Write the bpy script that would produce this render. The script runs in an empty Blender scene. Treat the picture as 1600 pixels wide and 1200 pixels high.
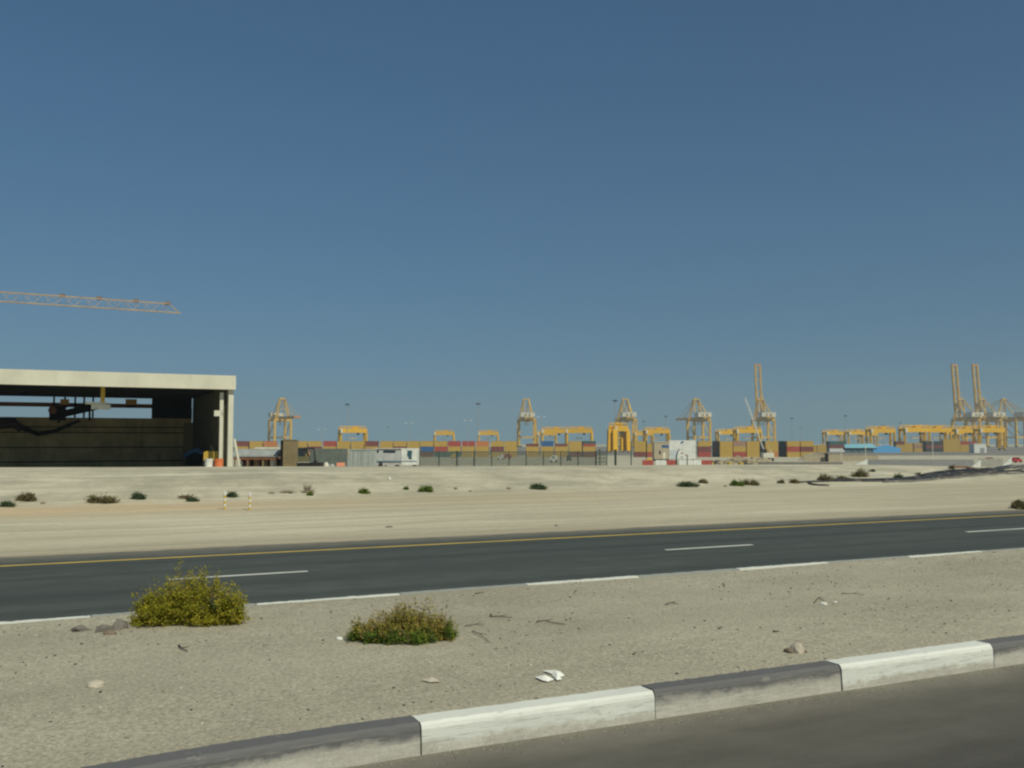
import bpy, math, random
from math import sin, cos, tan, radians, pi, sqrt, atan2, hypot
from mathutils import Vector, Matrix, noise
random.seed(7)
S = bpy.context.scene
C = S.collection

# ------------------------------------------------------------------ camera, world, sun
F = 1500.0; CAMZ = 2.4; PITCH = math.atan(90 / F)
cam_d = bpy.data.cameras.new('camera'); cam = bpy.data.objects.new('camera', cam_d); C.objects.link(cam)
cam.location = (0, 0, CAMZ); cam.rotation_euler = (pi / 2 + PITCH, 0, 0)
cam_d.sensor_width = 36; cam_d.lens = F / 1600 * 36; cam_d.clip_start = .05; cam_d.clip_end = 9000
S.camera = cam
SUN_EL, SUN_AZ = radians(50), radians(140)         # azimuth clockwise from +Y (view direction)
w = bpy.data.worlds.new('World'); S.world = w; w.use_nodes = True
nt = w.node_tree; bg = nt.nodes['Background']
sky = nt.nodes.new('ShaderNodeTexSky'); sky.sky_type = 'NISHITA'; sky.sun_disc = False
sky.sun_elevation = SUN_EL; sky.sun_rotation = SUN_AZ
sky.air_density = 1.0; sky.dust_density = 0.2; sky.ozone_density = 6.0; sky.altitude = 0
# the band just above the horizon is taken a little higher in the sky model: a dry blue-grey, no tan rim
tc = nt.nodes.new('ShaderNodeTexCoord'); sx = nt.nodes.new('ShaderNodeSeparateXYZ'); cx = nt.nodes.new('ShaderNodeCombineXYZ')
ma = nt.nodes.new('ShaderNodeMath'); ma.operation = 'MULTIPLY_ADD'; ma.inputs[1].default_value = .60; ma.inputs[2].default_value = .085
nt.links.new(tc.outputs['Generated'], sx.inputs[0]); nt.links.new(sx.outputs[0], cx.inputs[0]); nt.links.new(sx.outputs[1], cx.inputs[1])
nt.links.new(sx.outputs[2], ma.inputs[0]); nt.links.new(ma.outputs[0], cx.inputs[2]); nt.links.new(cx.outputs[0], sky.inputs[0])
gr = nt.nodes.new('ShaderNodeMix'); gr.data_type = 'RGBA'; gr.blend_type = 'MULTIPLY'; gr.inputs[0].default_value = 1; gr.inputs[7].default_value = (.95, 1.055, 1.025, 1)
hs = nt.nodes.new('ShaderNodeHueSaturation'); hs.inputs['Saturation'].default_value = 1.07; hs.inputs['Hue'].default_value = .499
nt.links.new(sky.outputs[0], gr.inputs[6]); nt.links.new(gr.outputs[2], hs.inputs['Color']); nt.links.new(hs.outputs[0], bg.inputs[0]); bg.inputs[1].default_value = 0.05
sd = bpy.data.lights.new('sun', 'SUN'); sun = bpy.data.objects.new('sun', sd); C.objects.link(sun)
sd.energy = 3.8; sd.angle = radians(.5); sd.color = (1, .965, .75)
sdir = Vector((sin(SUN_AZ) * cos(SUN_EL), cos(SUN_AZ) * cos(SUN_EL), sin(SUN_EL)))
sun.rotation_euler = sdir.to_track_quat('Z', 'Y').to_euler(); sun.location = (20, -20, 40)
S.view_settings.view_transform = 'Standard'; S.view_settings.look = 'None'
S.view_settings.exposure = 0.0; S.view_settings.gamma = 1
S.render.engine = 'CYCLES'
S.cycles.filter_width = 2.3
S.cycles.max_bounces = 6; S.cycles.volume_bounces = 0

# ------------------------------------------------------------------ geometry helpers
TH = atan2(.439, .899); DX, DY = cos(TH), sin(TH)   # road direction
def UV(u, v, z=0.0): return Vector((u * DX - v * DY, u * DY + v * DX, z))
def toUV(x, y): return (x * DX + y * DY, -x * DY + y * DX)
def ray(px, py):
    r = (px - 800) / F; up = (600 - py) / F
    return Vector((r, cos(PITCH) - up * sin(PITCH), sin(PITCH) + up * cos(PITCH)))
def at(px, py, Y):                                    # point of a pixel's ray at forward distance Y
    d = ray(px, py); return Vector((0, 0, CAMZ)) + d * (Y / d.y)
def at_v(px, py, v):
    d = ray(px, py); return Vector((0, 0, CAMZ)) + d * (v / toUV(d.x, d.y)[1])
def nz(x, y, z=0.0): return noise.noise(Vector((x, y, z)))
def sm(a, b, x):
    t = min(1, max(0, (x - a) / (b - a))); return t * t * (3 - 2 * t)
V_K1, V_M0, V_M1, V_K2 = 7.06, 7.28, 13.12, 13.3       # near kerb face, median, far kerb
V_EDGE = 22.5
crest = []
for px, py in ((-400, 743), (0, 739), (200, 736.5), (340, 734), (660, 732), (820, 731), (1000, 730), (1200, 727.8), (1400, 727.5), (1500, 729), (1600, 733), (2200, 728)):
    p = at_v(px, py, 48.5); crest.append((toUV(p.x, p.y)[0], p.z))
def zc(u):
    if u <= crest[0][0]: return crest[0][1]
    for (a, za), (b, zb) in zip(crest, crest[1:]):
        if u <= b: return za + (zb - za) * (u - a) / (b - a)
    return crest[-1][1]
def gfar(Y):
    if Y < 190: return CAMZ - .0267 * Y
    if Y < 450: return -2.67 + (Y - 190) / 260 * -2.33
    return -5.0
def H(x, y):
    u, v = toUV(x, y)
    if v < V_EDGE + 1.2:
        wob = .18 * nz(u * .35, 3) + .08 * nz(u * 2.1, 7) + .03 * nz(u * 9, 5)
        return -.08 + .11 * sm(V_EDGE - .35, V_EDGE + .55, v + wob)
    base = 38.5 + .9 * nz(u * .06, 11)
    flat = .03 + .05 * nz(u * .12, v * .3, 2) + .025 * nz(u * .5, v * .9, 4) + .25 * sm(70, 100, u) * sm(26, 36, v)
    flat += .012 * nz(u * 3, v * 3, 1)
    if v < 49:
        t = sm(base, 48.5, v)
        if t <= 0: return flat
        t = t ** .8
        return flat + (zc(u) - flat) * t + t * (1 - t) * (.5 * nz(u * .25, v * .4, 9) + .22 * nz(u * 1.1, v * 1.1, 6)) + .02 * nz(u * 2.5, v * 2.5)
    g = gfar(y) if y > 30 else .8
    t = sm(51, 62, v)
    return zc(u) * (1 - t) + g * t
def HM(u, v):                                          # the median strip between the two kerbs
    e = min(v - V_M0, V_M1 - v)
    return .21 + .024 * sm(.8, .05, V_M1 - v) + .035 * sm(0, 2.0, e) + .016 * nz(u * .5, v * .5, 3) + .004 * nz(u * 2.6, v * 2.6, 8) + .0035 * nz(u * 9, v * 9, 2) - .012 * sm(.25, 0, e)
def ground(px, py, med=False):                         # where the ray of a pixel meets the ground
    d = ray(px, py); t = 5.0; o = Vector((0, 0, CAMZ))
    while t < 1500:
        p = o + d * t; u, v = toUV(p.x, p.y)
        h = HM(u, v) if V_M0 < v < V_M1 else H(p.x, p.y)
        if p.z <= h: return Vector((p.x, p.y, h))
        t += .02 if t < 60 else .3
    return o + d * 300

class MB:
    def __init__(s): s.v = []; s.f = []; s.m = []
    def poly(s, vs, fs, mi=0):
        n = len(s.v); s.v += [tuple(p) for p in vs]
        for f in fs: s.f.append(tuple(i + n for i in f)); s.m.append(mi)
        return s
    def box(s, c, d, mi=0, rz=0.0, M=None):
        x, y, z = (k / 2 for k in d)
        vs = [Vector(p) for p in ((-x, -y, -z), (x, -y, -z), (x, y, -z), (-x, y, -z), (-x, -y, z), (x, -y, z), (x, y, z), (-x, y, z))]
        R = M if M else Matrix.Rotation(rz, 3, 'Z')
        s.poly([R @ p + Vector(c) for p in vs], [(0, 3, 2, 1), (4, 5, 6, 7), (0, 1, 5, 4), (1, 2, 6, 5), (2, 3, 7, 6), (3, 0, 4, 7)], mi)
        return s
    def span(s, a, b, mi=0):                           # box between two corners
        a, b = Vector(a), Vector(b); s.box((a + b) / 2, [abs(k) for k in (b - a)], mi); return s
    def bar(s, p, q, w, h=None, mi=0):
        p, q = Vector(p), Vector(q); h = h or w; d = q - p; L = d.length
        if L < 1e-6: return s
        M = d.to_track_quat('Z', 'Y').to_matrix()
        s.box((p + q) / 2, (w, h, L), mi, M=M); return s
    def tube(s, pts, r, n=8, mi=0, r2=None, cap=True):
        pts = [Vector(p) for p in pts]; k = len(pts); base = len(s.v); rr = r2 if r2 is not None else r
        for i, p in enumerate(pts):
            d = (pts[min(i + 1, k - 1)] - pts[max(i - 1, 0)]).normalized()
            M = d.to_track_quat('Z', 'Y').to_matrix(); ra = r + (rr - r) * i / max(1, k - 1)
            for j in range(n):
                a = 2 * pi * j / n; s.v.append(tuple(p + M @ Vector((cos(a) * ra, sin(a) * ra, 0))))
        for i in range(k - 1):
            for j in range(n):
                a = base + i * n + j; b = base + i * n + (j + 1) % n
                s.f.append((a, b, b + n, a + n)); s.m.append(mi)
        if cap:
            s.f.append(tuple(base + j for j in reversed(range(n)))); s.m.append(mi)
            s.f.append(tuple(base + (k - 1) * n + j for j in range(n))); s.m.append(mi)
        return s
    def truss(s, p, q, w, h, n, t=.12, mi=0, tri=False):   # lattice between p and q
        p, q = Vector(p), Vector(q); d = q - p; M = d.to_track_quat('Z', 'Y').to_matrix()
        cs = [(-w / 2, -h / 2), (w / 2, -h / 2), (0, h / 2)] if tri else [(-w / 2, -h / 2), (w / 2, -h / 2), (w / 2, h / 2), (-w / 2, h / 2)]
        P = lambda i, c: p + d * (i / n) + M @ Vector((c[0], c[1], 0))
        for c in cs: s.bar(P(0, c), P(n, c), t * 1.4, mi=mi)
        for i in range(n):
            for a in range(len(cs)):
                b = (a + 1) % len(cs)
                s.bar(P(i, cs[a]), P(i + 1, cs[b]), t * .8, mi=mi) if i % 2 else s.bar(P(i, cs[b]), P(i + 1, cs[a]), t * .8, mi=mi)
        return s
    def build(s, name, mats, parent=None, loc=None, rz=0, smooth=False):
        me = bpy.data.meshes.new(name); me.from_pydata(s.v, [], s.f)
        mats = mats if isinstance(mats, (list, tuple)) else [mats]
        for m in mats: me.materials.append(m)
        me.polygons.foreach_set('material_index', s.m)
        if smooth: me.polygons.foreach_set('use_smooth', [True] * len(s.f))
        me.update(); o = bpy.data.objects.new(name, me); C.objects.link(o)
        if parent: o.parent = parent
        if loc is not None: o.location = loc
        o.rotation_euler.z = rz
        return o
def tag(o, label=None, cat=None, group=None, kind=None):
    if label: o['label'] = label
    if cat: o['category'] = cat
    if group: o['group'] = group
    if kind: o['kind'] = kind
    return o
def thing(name, label, cat, loc=(0, 0, 0), rz=0, group=None):
    o = bpy.data.objects.new(name, None); C.objects.link(o); o.empty_display_size = .3
    o.location = loc; o.rotation_euler.z = rz
    return tag(o, label, cat, group)
def kids(o): return [c for c in bpy.data.objects if c.parent == o]
def copy_tree(o, parent=None):
    c = o.copy(); C.objects.link(c); c.parent = parent
    for ch in kids(o): copy_tree(ch, c)
    return c

# ------------------------------------------------------------------ materials
def nodes(name):
    m = bpy.data.materials.new(name); m.use_nodes = True; t = m.node_tree
    return m, t, t.nodes['Principled BSDF']
def N(t, kind, **kw):
    n = t.nodes.new(kind)
    for k, v in kw.items():
        if k in n.inputs: n.inputs[k].default_value = v
        else: setattr(n, k, v)
    return n
def noise_n(t, vec, scale, detail=5, rough=.6, sc=None):
    if sc:
        mp = N(t, 'ShaderNodeMapping'); mp.inputs['Scale'].default_value = sc; t.links.new(vec, mp.inputs[0]); vec = mp.outputs[0]
    n = N(t, 'ShaderNodeTexNoise', Scale=scale, Detail=detail, Roughness=rough); t.links.new(vec, n.inputs['Vector'])
    return n.outputs['Fac']
def ramp(t, fac, stops):
    r = N(t, 'ShaderNodeValToRGB'); t.links.new(fac, r.inputs[0]); e = r.color_ramp.elements
    while len(e) < len(stops): e.new(.5)
    for k, (p, c) in zip(e, stops):
        k.position = p; k.color = (c, c, c, 1) if isinstance(c, (int, float)) else (*c, 1)
    return r.outputs[0]
def mixc(t, fac, a, b, mode='MIX'):
    m = N(t, 'ShaderNodeMix', data_type='RGBA', blend_type=mode)
    for s, i in ((fac, 0), (a, 6), (b, 7)):
        if hasattr(s, 'is_output'): t.links.new(s, m.inputs[i])
        else: m.inputs[i].default_value = s if i == 0 else (*s, 1)
    return m.outputs[2]
def bump(t, b, fac, st=.3, dist=.02):
    n = N(t, 'ShaderNodeBump', Strength=st, Distance=dist); t.links.new(fac, n.inputs['Height']); t.links.new(n.outputs[0], b.inputs['Normal'])
def objco(t): return N(t, 'ShaderNodeTexCoord').outputs['Object']
def mul(c, k): return tuple(min(1, x * k) for x in c)
_mc = {}
def paint(name, col, rough=.6, var=.25, scale=1.5, dirt=(.22, .18, .13), dirty=.3, metal=0, streak=True):
    if name in _mc: return _mc[name]
    m, t, b = nodes(name); oc = objco(t)
    f = noise_n(t, oc, scale, 6, .65)
    c = mixc(t, ramp(t, f, [(.3, 0), (.7, 1)]), mul(col, 1 - var), mul(col, 1 + var * .6))
    g = noise_n(t, oc, scale * 1.7, 6, .7, (1, 1, .25) if streak else None)
    c = mixc(t, ramp(t, g, [(.52, 0), (.75, dirty)]), c, dirt)
    t.links.new(c, b.inputs['Base Color']); b.inputs['Roughness'].default_value = rough; b.inputs['Metallic'].default_value = metal
    b.inputs['Specular IOR Level'].default_value = .3
    _mc[name] = m; return m

def sand_far():
    m, t, b = nodes('desert_sand'); oc = objco(t)
    big = noise_n(t, oc, .05, 5, .6, (.5, 1, 1)); mid = noise_n(t, oc, .35, 6, .65, (.3, 1.6, 1)); fine = noise_n(t, oc, 5, 8, .8)
    c = mixc(t, ramp(t, big, [(.38, 0), (.62, 1)]), (.44, .405, .30), (.60, .56, .43))
    c = mixc(t, ramp(t, mid, [(.35, 0), (.68, 1)]), mixc(t, .65, c, (.38, .345, .255)), c)
    # ruddier earth along the foot of the bank, off to the left
    sp = N(t, 'ShaderNodeSeparateXYZ'); t.links.new(oc, sp.inputs[0])
    v = N(t, 'ShaderNodeMapRange'); v.inputs[1].default_value = 31; v.inputs[2].default_value = 36; t.links.new(sp.outputs[1], v.inputs[0])
    v2 = N(t, 'ShaderNodeMapRange'); v2.inputs[1].default_value = 40.5; v2.inputs[2].default_value = 38; t.links.new(sp.outputs[1], v2.inputs[0])
    u = N(t, 'ShaderNodeMapRange'); u.inputs[1].default_value = 30; u.inputs[2].default_value = 2; t.links.new(sp.outputs[0], u.inputs[0])
    k = N(t, 'ShaderNodeMath', operation='MULTIPLY'); t.links.new(v.outputs[0], k.inputs[0]); t.links.new(v2.outputs[0], k.inputs[1])
    k2 = N(t, 'ShaderNodeMath', operation='MULTIPLY'); t.links.new(k.outputs[0], k2.inputs[0]); t.links.new(u.outputs[0], k2.inputs[1])
    k3 = N(t, 'ShaderNodeMath', operation='MULTIPLY'); t.links.new(k2.outputs[0], k3.inputs[0]); t.links.new(ramp(t, mid, [(.3, .15), (.65, .75)]), k3.inputs[1])
    c = mixc(t, k3.outputs[0], c, (.56, .38, .20))
    # the bank itself is a greyer fill
    v3 = N(t, 'ShaderNodeMapRange'); v3.inputs[1].default_value = 38.5; v3.inputs[2].default_value = 41; v3.inputs[4].default_value = .75; t.links.new(sp.outputs[1], v3.inputs[0])
    grey = mixc(t, ramp(t, noise_n(t, oc, .22, 6, .7), [(.42, 0), (.58, 1)]), (.32, .305, .235), (.54, .50, .39))
    c = mixc(t, v3.outputs[0], c, grey)
    # earthy verge along the asphalt
    v4 = N(t, 'ShaderNodeMapRange'); v4.inputs[1].default_value = 24.6; v4.inputs[2].default_value = 22.6; v4.inputs[4].default_value = .7; t.links.new(sp.outputs[1], v4.inputs[0])
    c = mixc(t, v4.outputs[0], c, (.27, .225, .165))
    trk = noise_n(t, oc, 1.0, 5, .65, (.035, 1.5, 1)); c = mixc(t, ramp(t, trk, [(.36, .5), (.5, 0)]), c, (.33, .295, .22)); c = mixc(t, ramp(t, trk, [(.55, 0), (.68, .45)]), c, (.66, .63, .50))
    c = mixc(t, ramp(t, fine, [(.3, .35), (.55, 0)]), c, (.24, .2, .14))
    t.links.new(c, b.inputs['Base Color']); b.inputs['Roughness'].default_value = .95; b.inputs['Specular IOR Level'].default_value = .1
    bump(t, b, fine, .5, .05)
    return m
def sand_median():
    m, t, b = nodes('gritty_sand'); oc = objco(t)
    big = noise_n(t, oc, .5, 6, .6, (.6, 1.2, 1)); mid = noise_n(t, oc, 4, 7, .7); fine = noise_n(t, oc, 45, 6, .8)
    vor = N(t, 'ShaderNodeTexVoronoi', Scale=38); t.links.new(oc, vor.inputs['Vector'])
    c = mixc(t, ramp(t, big, [(.35, 0), (.65, 1)]), (.34, .315, .24), (.45, .42, .325))
    c = mixc(t, ramp(t, mid, [(.36, .3), (.55, 0)]), c, (.26, .23, .18)); g2 = noise_n(t, oc, 24, 4, .75); c = mixc(t, ramp(t, g2, [(.40, .55), (.52, 0)]), c, (.20, .175, .135)); c = mixc(t, ramp(t, g2, [(.54, 0), (.68, .5)]), c, (.54, .51, .42))
    c = mixc(t, ramp(t, fine, [(.36, .6), (.5, 0)]), c, (.12, .1, .08))
    c = mixc(t, ramp(t, fine, [(.6, 0), (.72, .6)]), c, (.5, .46, .38))
    c = mixc(t, ramp(t, vor.outputs['Distance'], [(.08, .55), (.16, 0)]), c, (.13, .11, .095))
    t.links.new(c, b.inputs['Base Color']); b.inputs['Roughness'].default_value = .95; b.inputs['Specular IOR Level'].default_value = .1
    s = N(t, 'ShaderNodeMath', operation='ADD'); t.links.new(fine, s.inputs[0]); t.links.new(mid, s.inputs[1])
    bump(t, b, g2, .8, .012)
    return m
def asphalt(name, c0, c1, dust=None, tracks=(), stain=.4):
    m, t, b = nodes(name); oc = objco(t)
    big = noise_n(t, oc, .5, 5, .6, (.12, 1, 1)); mid = noise_n(t, oc, 2.2, 6, .7, (.5, 1, 1)); fine = noise_n(t, oc, 70, 4, .8)
    c = mixc(t, ramp(t, big, [(.35, 0), (.65, 1)]), c0, c1)
    c = mixc(t, ramp(t, mid, [(.4, stain), (.62, 0)]), c, mul(c0, .75))
    c = mixc(t, ramp(t, fine, [(.35, .5), (.5, 0)]), c, mul(c0, .45)); c = mixc(t, ramp(t, fine, [(.58, 0), (.7, .5)]), c, mul(c1, 2.2))
    sp = N(t, 'ShaderNodeSeparateXYZ'); t.links.new(oc, sp.inputs[0])
    if dust:
        for (a, bb, amt, dc) in dust:
            mr = N(t, 'ShaderNodeMapRange'); mr.inputs[1].default_value = a; mr.inputs[2].default_value = bb; mr.inputs[4].default_value = amt
            t.links.new(sp.outputs[1], mr.inputs[0])
            q = N(t, 'ShaderNodeMath', operation='MULTIPLY'); t.links.new(mr.outputs[0], q.inputs[0]); t.links.new(ramp(t, mid, [(.25, .45), (.65, 1)]), q.inputs[1])
            c = mixc(t, q.outputs[0], c, dc)
    for (vc, wd, amt) in tracks:                       # darker wheel paths
        d = N(t, 'ShaderNodeMath', operation='SUBTRACT'); t.links.new(sp.outputs[1], d.inputs[0]); d.inputs[1].default_value = vc
        a = N(t, 'ShaderNodeMath', operation='ABSOLUTE'); t.links.new(d.outputs[0], a.inputs[0])
        mr = N(t, 'ShaderNodeMapRange', interpolation_type='SMOOTHSTEP'); mr.inputs[1].default_value = wd; mr.inputs[2].default_value = 0; mr.inputs[4].default_value = amt
        t.links.new(a.outputs[0], mr.inputs[0]); c = mixc(t, mr.outputs[0], c, mul(c0, .6))
    t.links.new(c, b.inputs['Base Color']); b.inputs['Roughness'].default_value = .85; b.inputs['Specular IOR Level'].default_value = .25
    bump(t, b, fine, .4, .004)
    return m
def marking(name, col, under, wear=.45):
    m, t, b = nodes(name); oc = objco(t)
    f = noise_n(t, oc, 9, 8, .75)
    c = mixc(t, ramp(t, f, [(wear - .06, 1), (wear + .04, 0)]), col, under)
    c = mixc(t, ramp(t, noise_n(t, oc, 1.2, 5), [(.4, .25), (.6, 0)]), c, under)
    t.links.new(c, b.inputs['Base Color']); b.inputs['Roughness'].default_value = .7
    return m
def kerb_mat(name, col, lo, hi):
    m, t, b = nodes(name); oc = objco(t)
    sp = N(t, 'ShaderNodeSeparateXYZ'); t.links.new(oc, sp.inputs[0])
    n1 = noise_n(t, oc, 7, 8, .8, (.5, 1, 1)); n2 = noise_n(t, oc, 2.3, 6, .7, (.45, 1, 2.5)); n3 = noise_n(t, oc, 60, 4, .7)
    conc = mixc(t, ramp(t, n1, [(.35, 0), (.65, 1)]), (.38, .36, .31), (.52, .50, .44))
    conc = mixc(t, ramp(t, n3, [(.35, .4), (.5, 0)]), conc, (.22, .21, .18))
    # painted above an uneven line
    a = N(t, 'ShaderNodeMath', operation='MULTIPLY_ADD'); t.links.new(n1, a.inputs[0]); a.inputs[1].default_value = .22; t.links.new(sp.outputs[2], a.inputs[2])
    a2 = N(t, 'ShaderNodeMath', operation='MULTIPLY_ADD'); t.links.new(n2, a2.inputs[0]); a2.inputs[1].default_value = .10; t.links.new(a.outputs[0], a2.inputs[2])
    msk = ramp(t, a2.outputs[0], [(lo, 0), (hi, 1)])
    pc = mixc(t, ramp(t, n2, [(.35, .3), (.6, 0)]), col, mul(col, .72))
    pc = mixc(t, ramp(t, n1, [(.60, 0), (.64, .5)]), pc, (.3, .285, .25))
    c = mixc(t, msk, conc, pc)
    # scrapes along the face
    s = noise_n(t, oc, 5, 8, .8, (.6, 1, 14)); 
    zr = N(t, 'ShaderNodeMapRange'); zr.inputs[1].default_value = .225; zr.inputs[2].default_value = .19; t.links.new(sp.outputs[2], zr.inputs[0])
    k = N(t, 'ShaderNodeMath', operation='MULTIPLY'); t.links.new(zr.outputs[0], k.inputs[0]); t.links.new(ramp(t, s, [(.53, 0), (.60, .6)]), k.inputs[1])
    c = mixc(t, k.outputs[0], c, (.25, .24, .215))
    t.links.new(c, b.inputs['Base Color']); b.inputs['Roughness'].default_value = .8
    bump(t, b, n1, .35, .006)
    return m
def leaf_mat(name, cols, trans=.3):
    m, t, b = nodes(name)
    g = N(t, 'ShaderNodeNewGeometry'); c = ramp(t, g.outputs['Random Per Island'], cols)
    oc = objco(t)
    c = mixc(t, ramp(t, noise_n(t, oc, 5, 3), [(.35, .45), (.6, 0)]), c, cols[0][1])
    t.links.new(c, b.inputs['Base Color']); b.inputs['Roughness'].default_value = .7; b.inputs['Specular IOR Level'].default_value = .15
    tr = N(t, 'ShaderNodeBsdfTranslucent'); t.links.new(c, tr.inputs[0]); mx = N(t, 'ShaderNodeMixShader'); mx.inputs[0].default_value = trans
    t.links.new(b.outputs[0], mx.inputs[1]); t.links.new(tr.outputs[0], mx.inputs[2]); t.links.new(mx.outputs[0], t.nodes['Material Output'].inputs[0])
    return m

# ------------------------------------------------------------------ the setting
# ground: one sheet, fine near the camera's side, reaching the horizon
def make_ground():
    az = []; a = -180.0
    while a < 180:
        az.append(a); a += .16 if -33 < a < 33 else (1.0 if abs(a) < 60 else 6)
    rs = [0.0, 4, 8, 12, 16]; r = 18.0
    while r < 120: rs.append(r); r *= 1.0085
    while r < 3000: rs.append(r); r *= 1.03
    rs.append(3000)
    mb = MB(); n = len(az)
    for r in rs:
        for a in az:
            x = r * sin(radians(a)); y = r * cos(radians(a)); u, v = toUV(x, y)
            mb.v.append((u, v, H(x, y)))
    for i in range(len(rs) - 1):
        for j in range(n):
            k = (j + 1) % n; mb.f.append((i * n + k, i * n + j, (i + 1) * n + j, (i + 1) * n + k)); mb.m.append(0)
    return mb.build('ground', sand_far(), rz=TH, smooth=True)
tag(make_ground(), kind='structure')

def steps(a, b, lo, hi, d, big):
    o = [a]; x = a
    while x < b: x += d if lo <= x < hi else big; o.append(min(x, b))
    return o
def bend(u): return -.033 * max(0, 2.7 - u) ** 2 if u > -6 else -.033 * 8.7 ** 2
us = steps(-150, 400, -7, 26, .05, 4); vs = steps(V_M0, V_M1, 0, 99, .05, 1)
mb = MB()
for u in us:
    for v in vs: mb.v.append((u, v + bend(u) * max(0, 1 - (v - V_M0) / 1.5), HM(u, v)))
k = len(vs)
for i in range(len(us) - 1):
    for j in range(k - 1): mb.f.append((i * k + j, (i + 1) * k + j, (i + 1) * k + j + 1, i * k + j + 1)); mb.m.append(0)
tag(mb.build('median_strip', sand_median(), rz=TH, smooth=True), kind='structure')

def sheet(name, u0, u1, v0, v1, z, mat):
    mb = MB(); n = 60
    for i in range(n + 1):
        for j in range(7): mb.v.append((u0 + (u1 - u0) * i / n, v0 + (v1 - v0) * j / 6, z))
    for i in range(n):
        for j in range(6): mb.f.append((i * 7 + j, (i + 1) * 7 + j, (i + 1) * 7 + j + 1, i * 7 + j + 1)); mb.m.append(0)
    return tag(mb.build(name, mat, rz=TH), kind='structure')
A_far = asphalt('asphalt_far', (.055, .064, .060), (.085, .094, .086), dust=[(21.4, 22.7, .75, (.24, .215, .165)), (14.6, 13.3, .6, (.19, .18, .155))], tracks=[(15.1, .45, .35), (16.7, .4, .3), (18.9, .45, .45), (20.4, .4, .4)], stain=.45)
A_near = asphalt('asphalt_near', (.062, .058, .051), (.10, .094, .083), dust=[(5.2, 7.06, .75, (.17, .155, .125)), (6.5, 7.06, .55, (.25, .235, .195))], stain=.35)
sheet('near_road', -150, 400, -9, V_K1 + .02, 0.0, A_near)
sheet('far_road', -150, 400, V_K2 - .02, V_EDGE + .6, 0.0, A_far)
mb = MB()
mb.poly([(-150, 21.05, .004), (400, 21.05, .004), (400, 21.2, .004), (-150, 21.2, .004)], [(0, 1, 2, 3)])
Ym = marking('yellow_road_paint', (.64, .44, .07), (.14, .12, .08), .37)
tag(mb.build('edge_line', Ym, rz=TH), kind='structure')
mb = MB()
pa = at_v(1040, 857, 17.8); U0 = toUV(*pa.xy)[0]; pb = at_v(1176, 851, 17.8); U1 = toUV(*pb.xy)[0]; pc = at_v(1510, 832, 17.8); U2 = toUV(*pc.xy)[0]
PER = U2 - U0
for i in range(-12, 30):
    a = U0 + i * PER - (.8 if i < 0 else 0)
    mb.poly([(a, 17.73, .004), (a + U1 - U0, 17.73, .004), (a + U1 - U0, 17.88, .004), (a, 17.88, .004)], [(0, 1, 2, 3)])
tag(mb.build('lane_line', marking('white_road_paint', (.62, .62, .57), (.2, .2, .18), .36), rz=TH), kind='structure')

# kerbs
K_white = kerb_mat('white_kerb_paint', (.64, .65, .60), .215, .262); K_dark = kerb_mat('dark_kerb_paint', (.115, .112, .114), .265, .33)
K_dull = kerb_mat('worn_kerb_paint', (.30, .31, .29), .1, .2)
def kerb(name, vf, vb, top, foot, du, u0, n0, n1, face=1, mats=(K_white, K_dark)):
    mb = MB(); rnd = random.Random(5)
    for i in range(n0, n1):
        xt = .24 if face > 0 else 0; a = u0 + i * du + .007 - (xt if i < 0 else 0); b = u0 + (i + 1) * du - .007 - (xt if i < -1 else 0);  mi = i % 2
        o = rnd.uniform(-.006, .006); t = top + rnd.uniform(-.004, .004)
        prof = [(vf + o, foot), (vf + o + .012, t - .05), (vf + o + .022, t - .022), (vf + o + .045, t), (vb, t), (vb, foot)]
        if face < 0: prof = [(vb, foot), (vb, t), (vf + o - .045, t), (vf + o - .022, t - .022), (vf + o - .012, t - .05), (vf + o, foot)]
        m = 44; base = len(mb.v)
        for s in range(m + 1):
            uu = a + (b - a) * s / m
            for q, (pv, pz) in enumerate(prof):
                j = .003 * nz(uu * 6, q * 3.1, 4) + .004 * nz(uu * 23, q * 2.3, 8) - (.014 * max(0, nz(uu * 9, 2, 6) - .28) if q in (1, 2, 3) else 0)
                mb.v.append((uu, pv + j + (bend(uu) if face > 0 else 0), pz + j * (1 if pz > .05 else 0)))
        for s in range(m):
            for q in range(5):
                p0 = base + s * 6 + q; mb.f.append((p0, p0 + 6, p0 + 7, p0 + 1)); mb.m.append(mi)
        mb.f.append(tuple(base + q for q in range(6))); mb.m.append(mi); mb.f.append(tuple(base + m * 6 + q for q in reversed(range(6)))); mb.m.append(mi)
    return tag(mb.build(name, list(mats), rz=TH), kind='structure')
def u_top(px, py, z):
    d = ray(px, py); t = (z - CAMZ) / d.z; p = Vector((0, 0, CAMZ)) + d * t; return toUV(p.x, p.y)
ka = u_top(650, 1124, .24)[0]; kb = u_top(1535, 1004, .24)[0]; DU = (kb - ka) / 3
print('bend', u_top(120, 1200, .24), u_top(300, 1173, .24), u_top(650, 1122, .24), u_top(650,1172,0))
print('kerb', ka, kb, DU, [u_top(x, y, .24) for x, y in ((650, 1124), (1027, 1078), (1308, 1038), (1535, 1004))])
kerb('kerb', V_K1, V_M0 + .01, .24, -.05, DU, ka, -14, 120)
k2 = [u_top(x, y, .24) for x, y in ((390, 941), (640, 920), (830, 905), (1000, 893), (1155, 884), (1290, 876), (1400, 868), (1515, 859))]
print('kerb2', k2)
kerb('kerb', V_K2 - .03, V_M1 - .01, .236, -.05, 2.02, 2.62, -14, 120, face=-1, mats=(K_white, K_dull))
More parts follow.
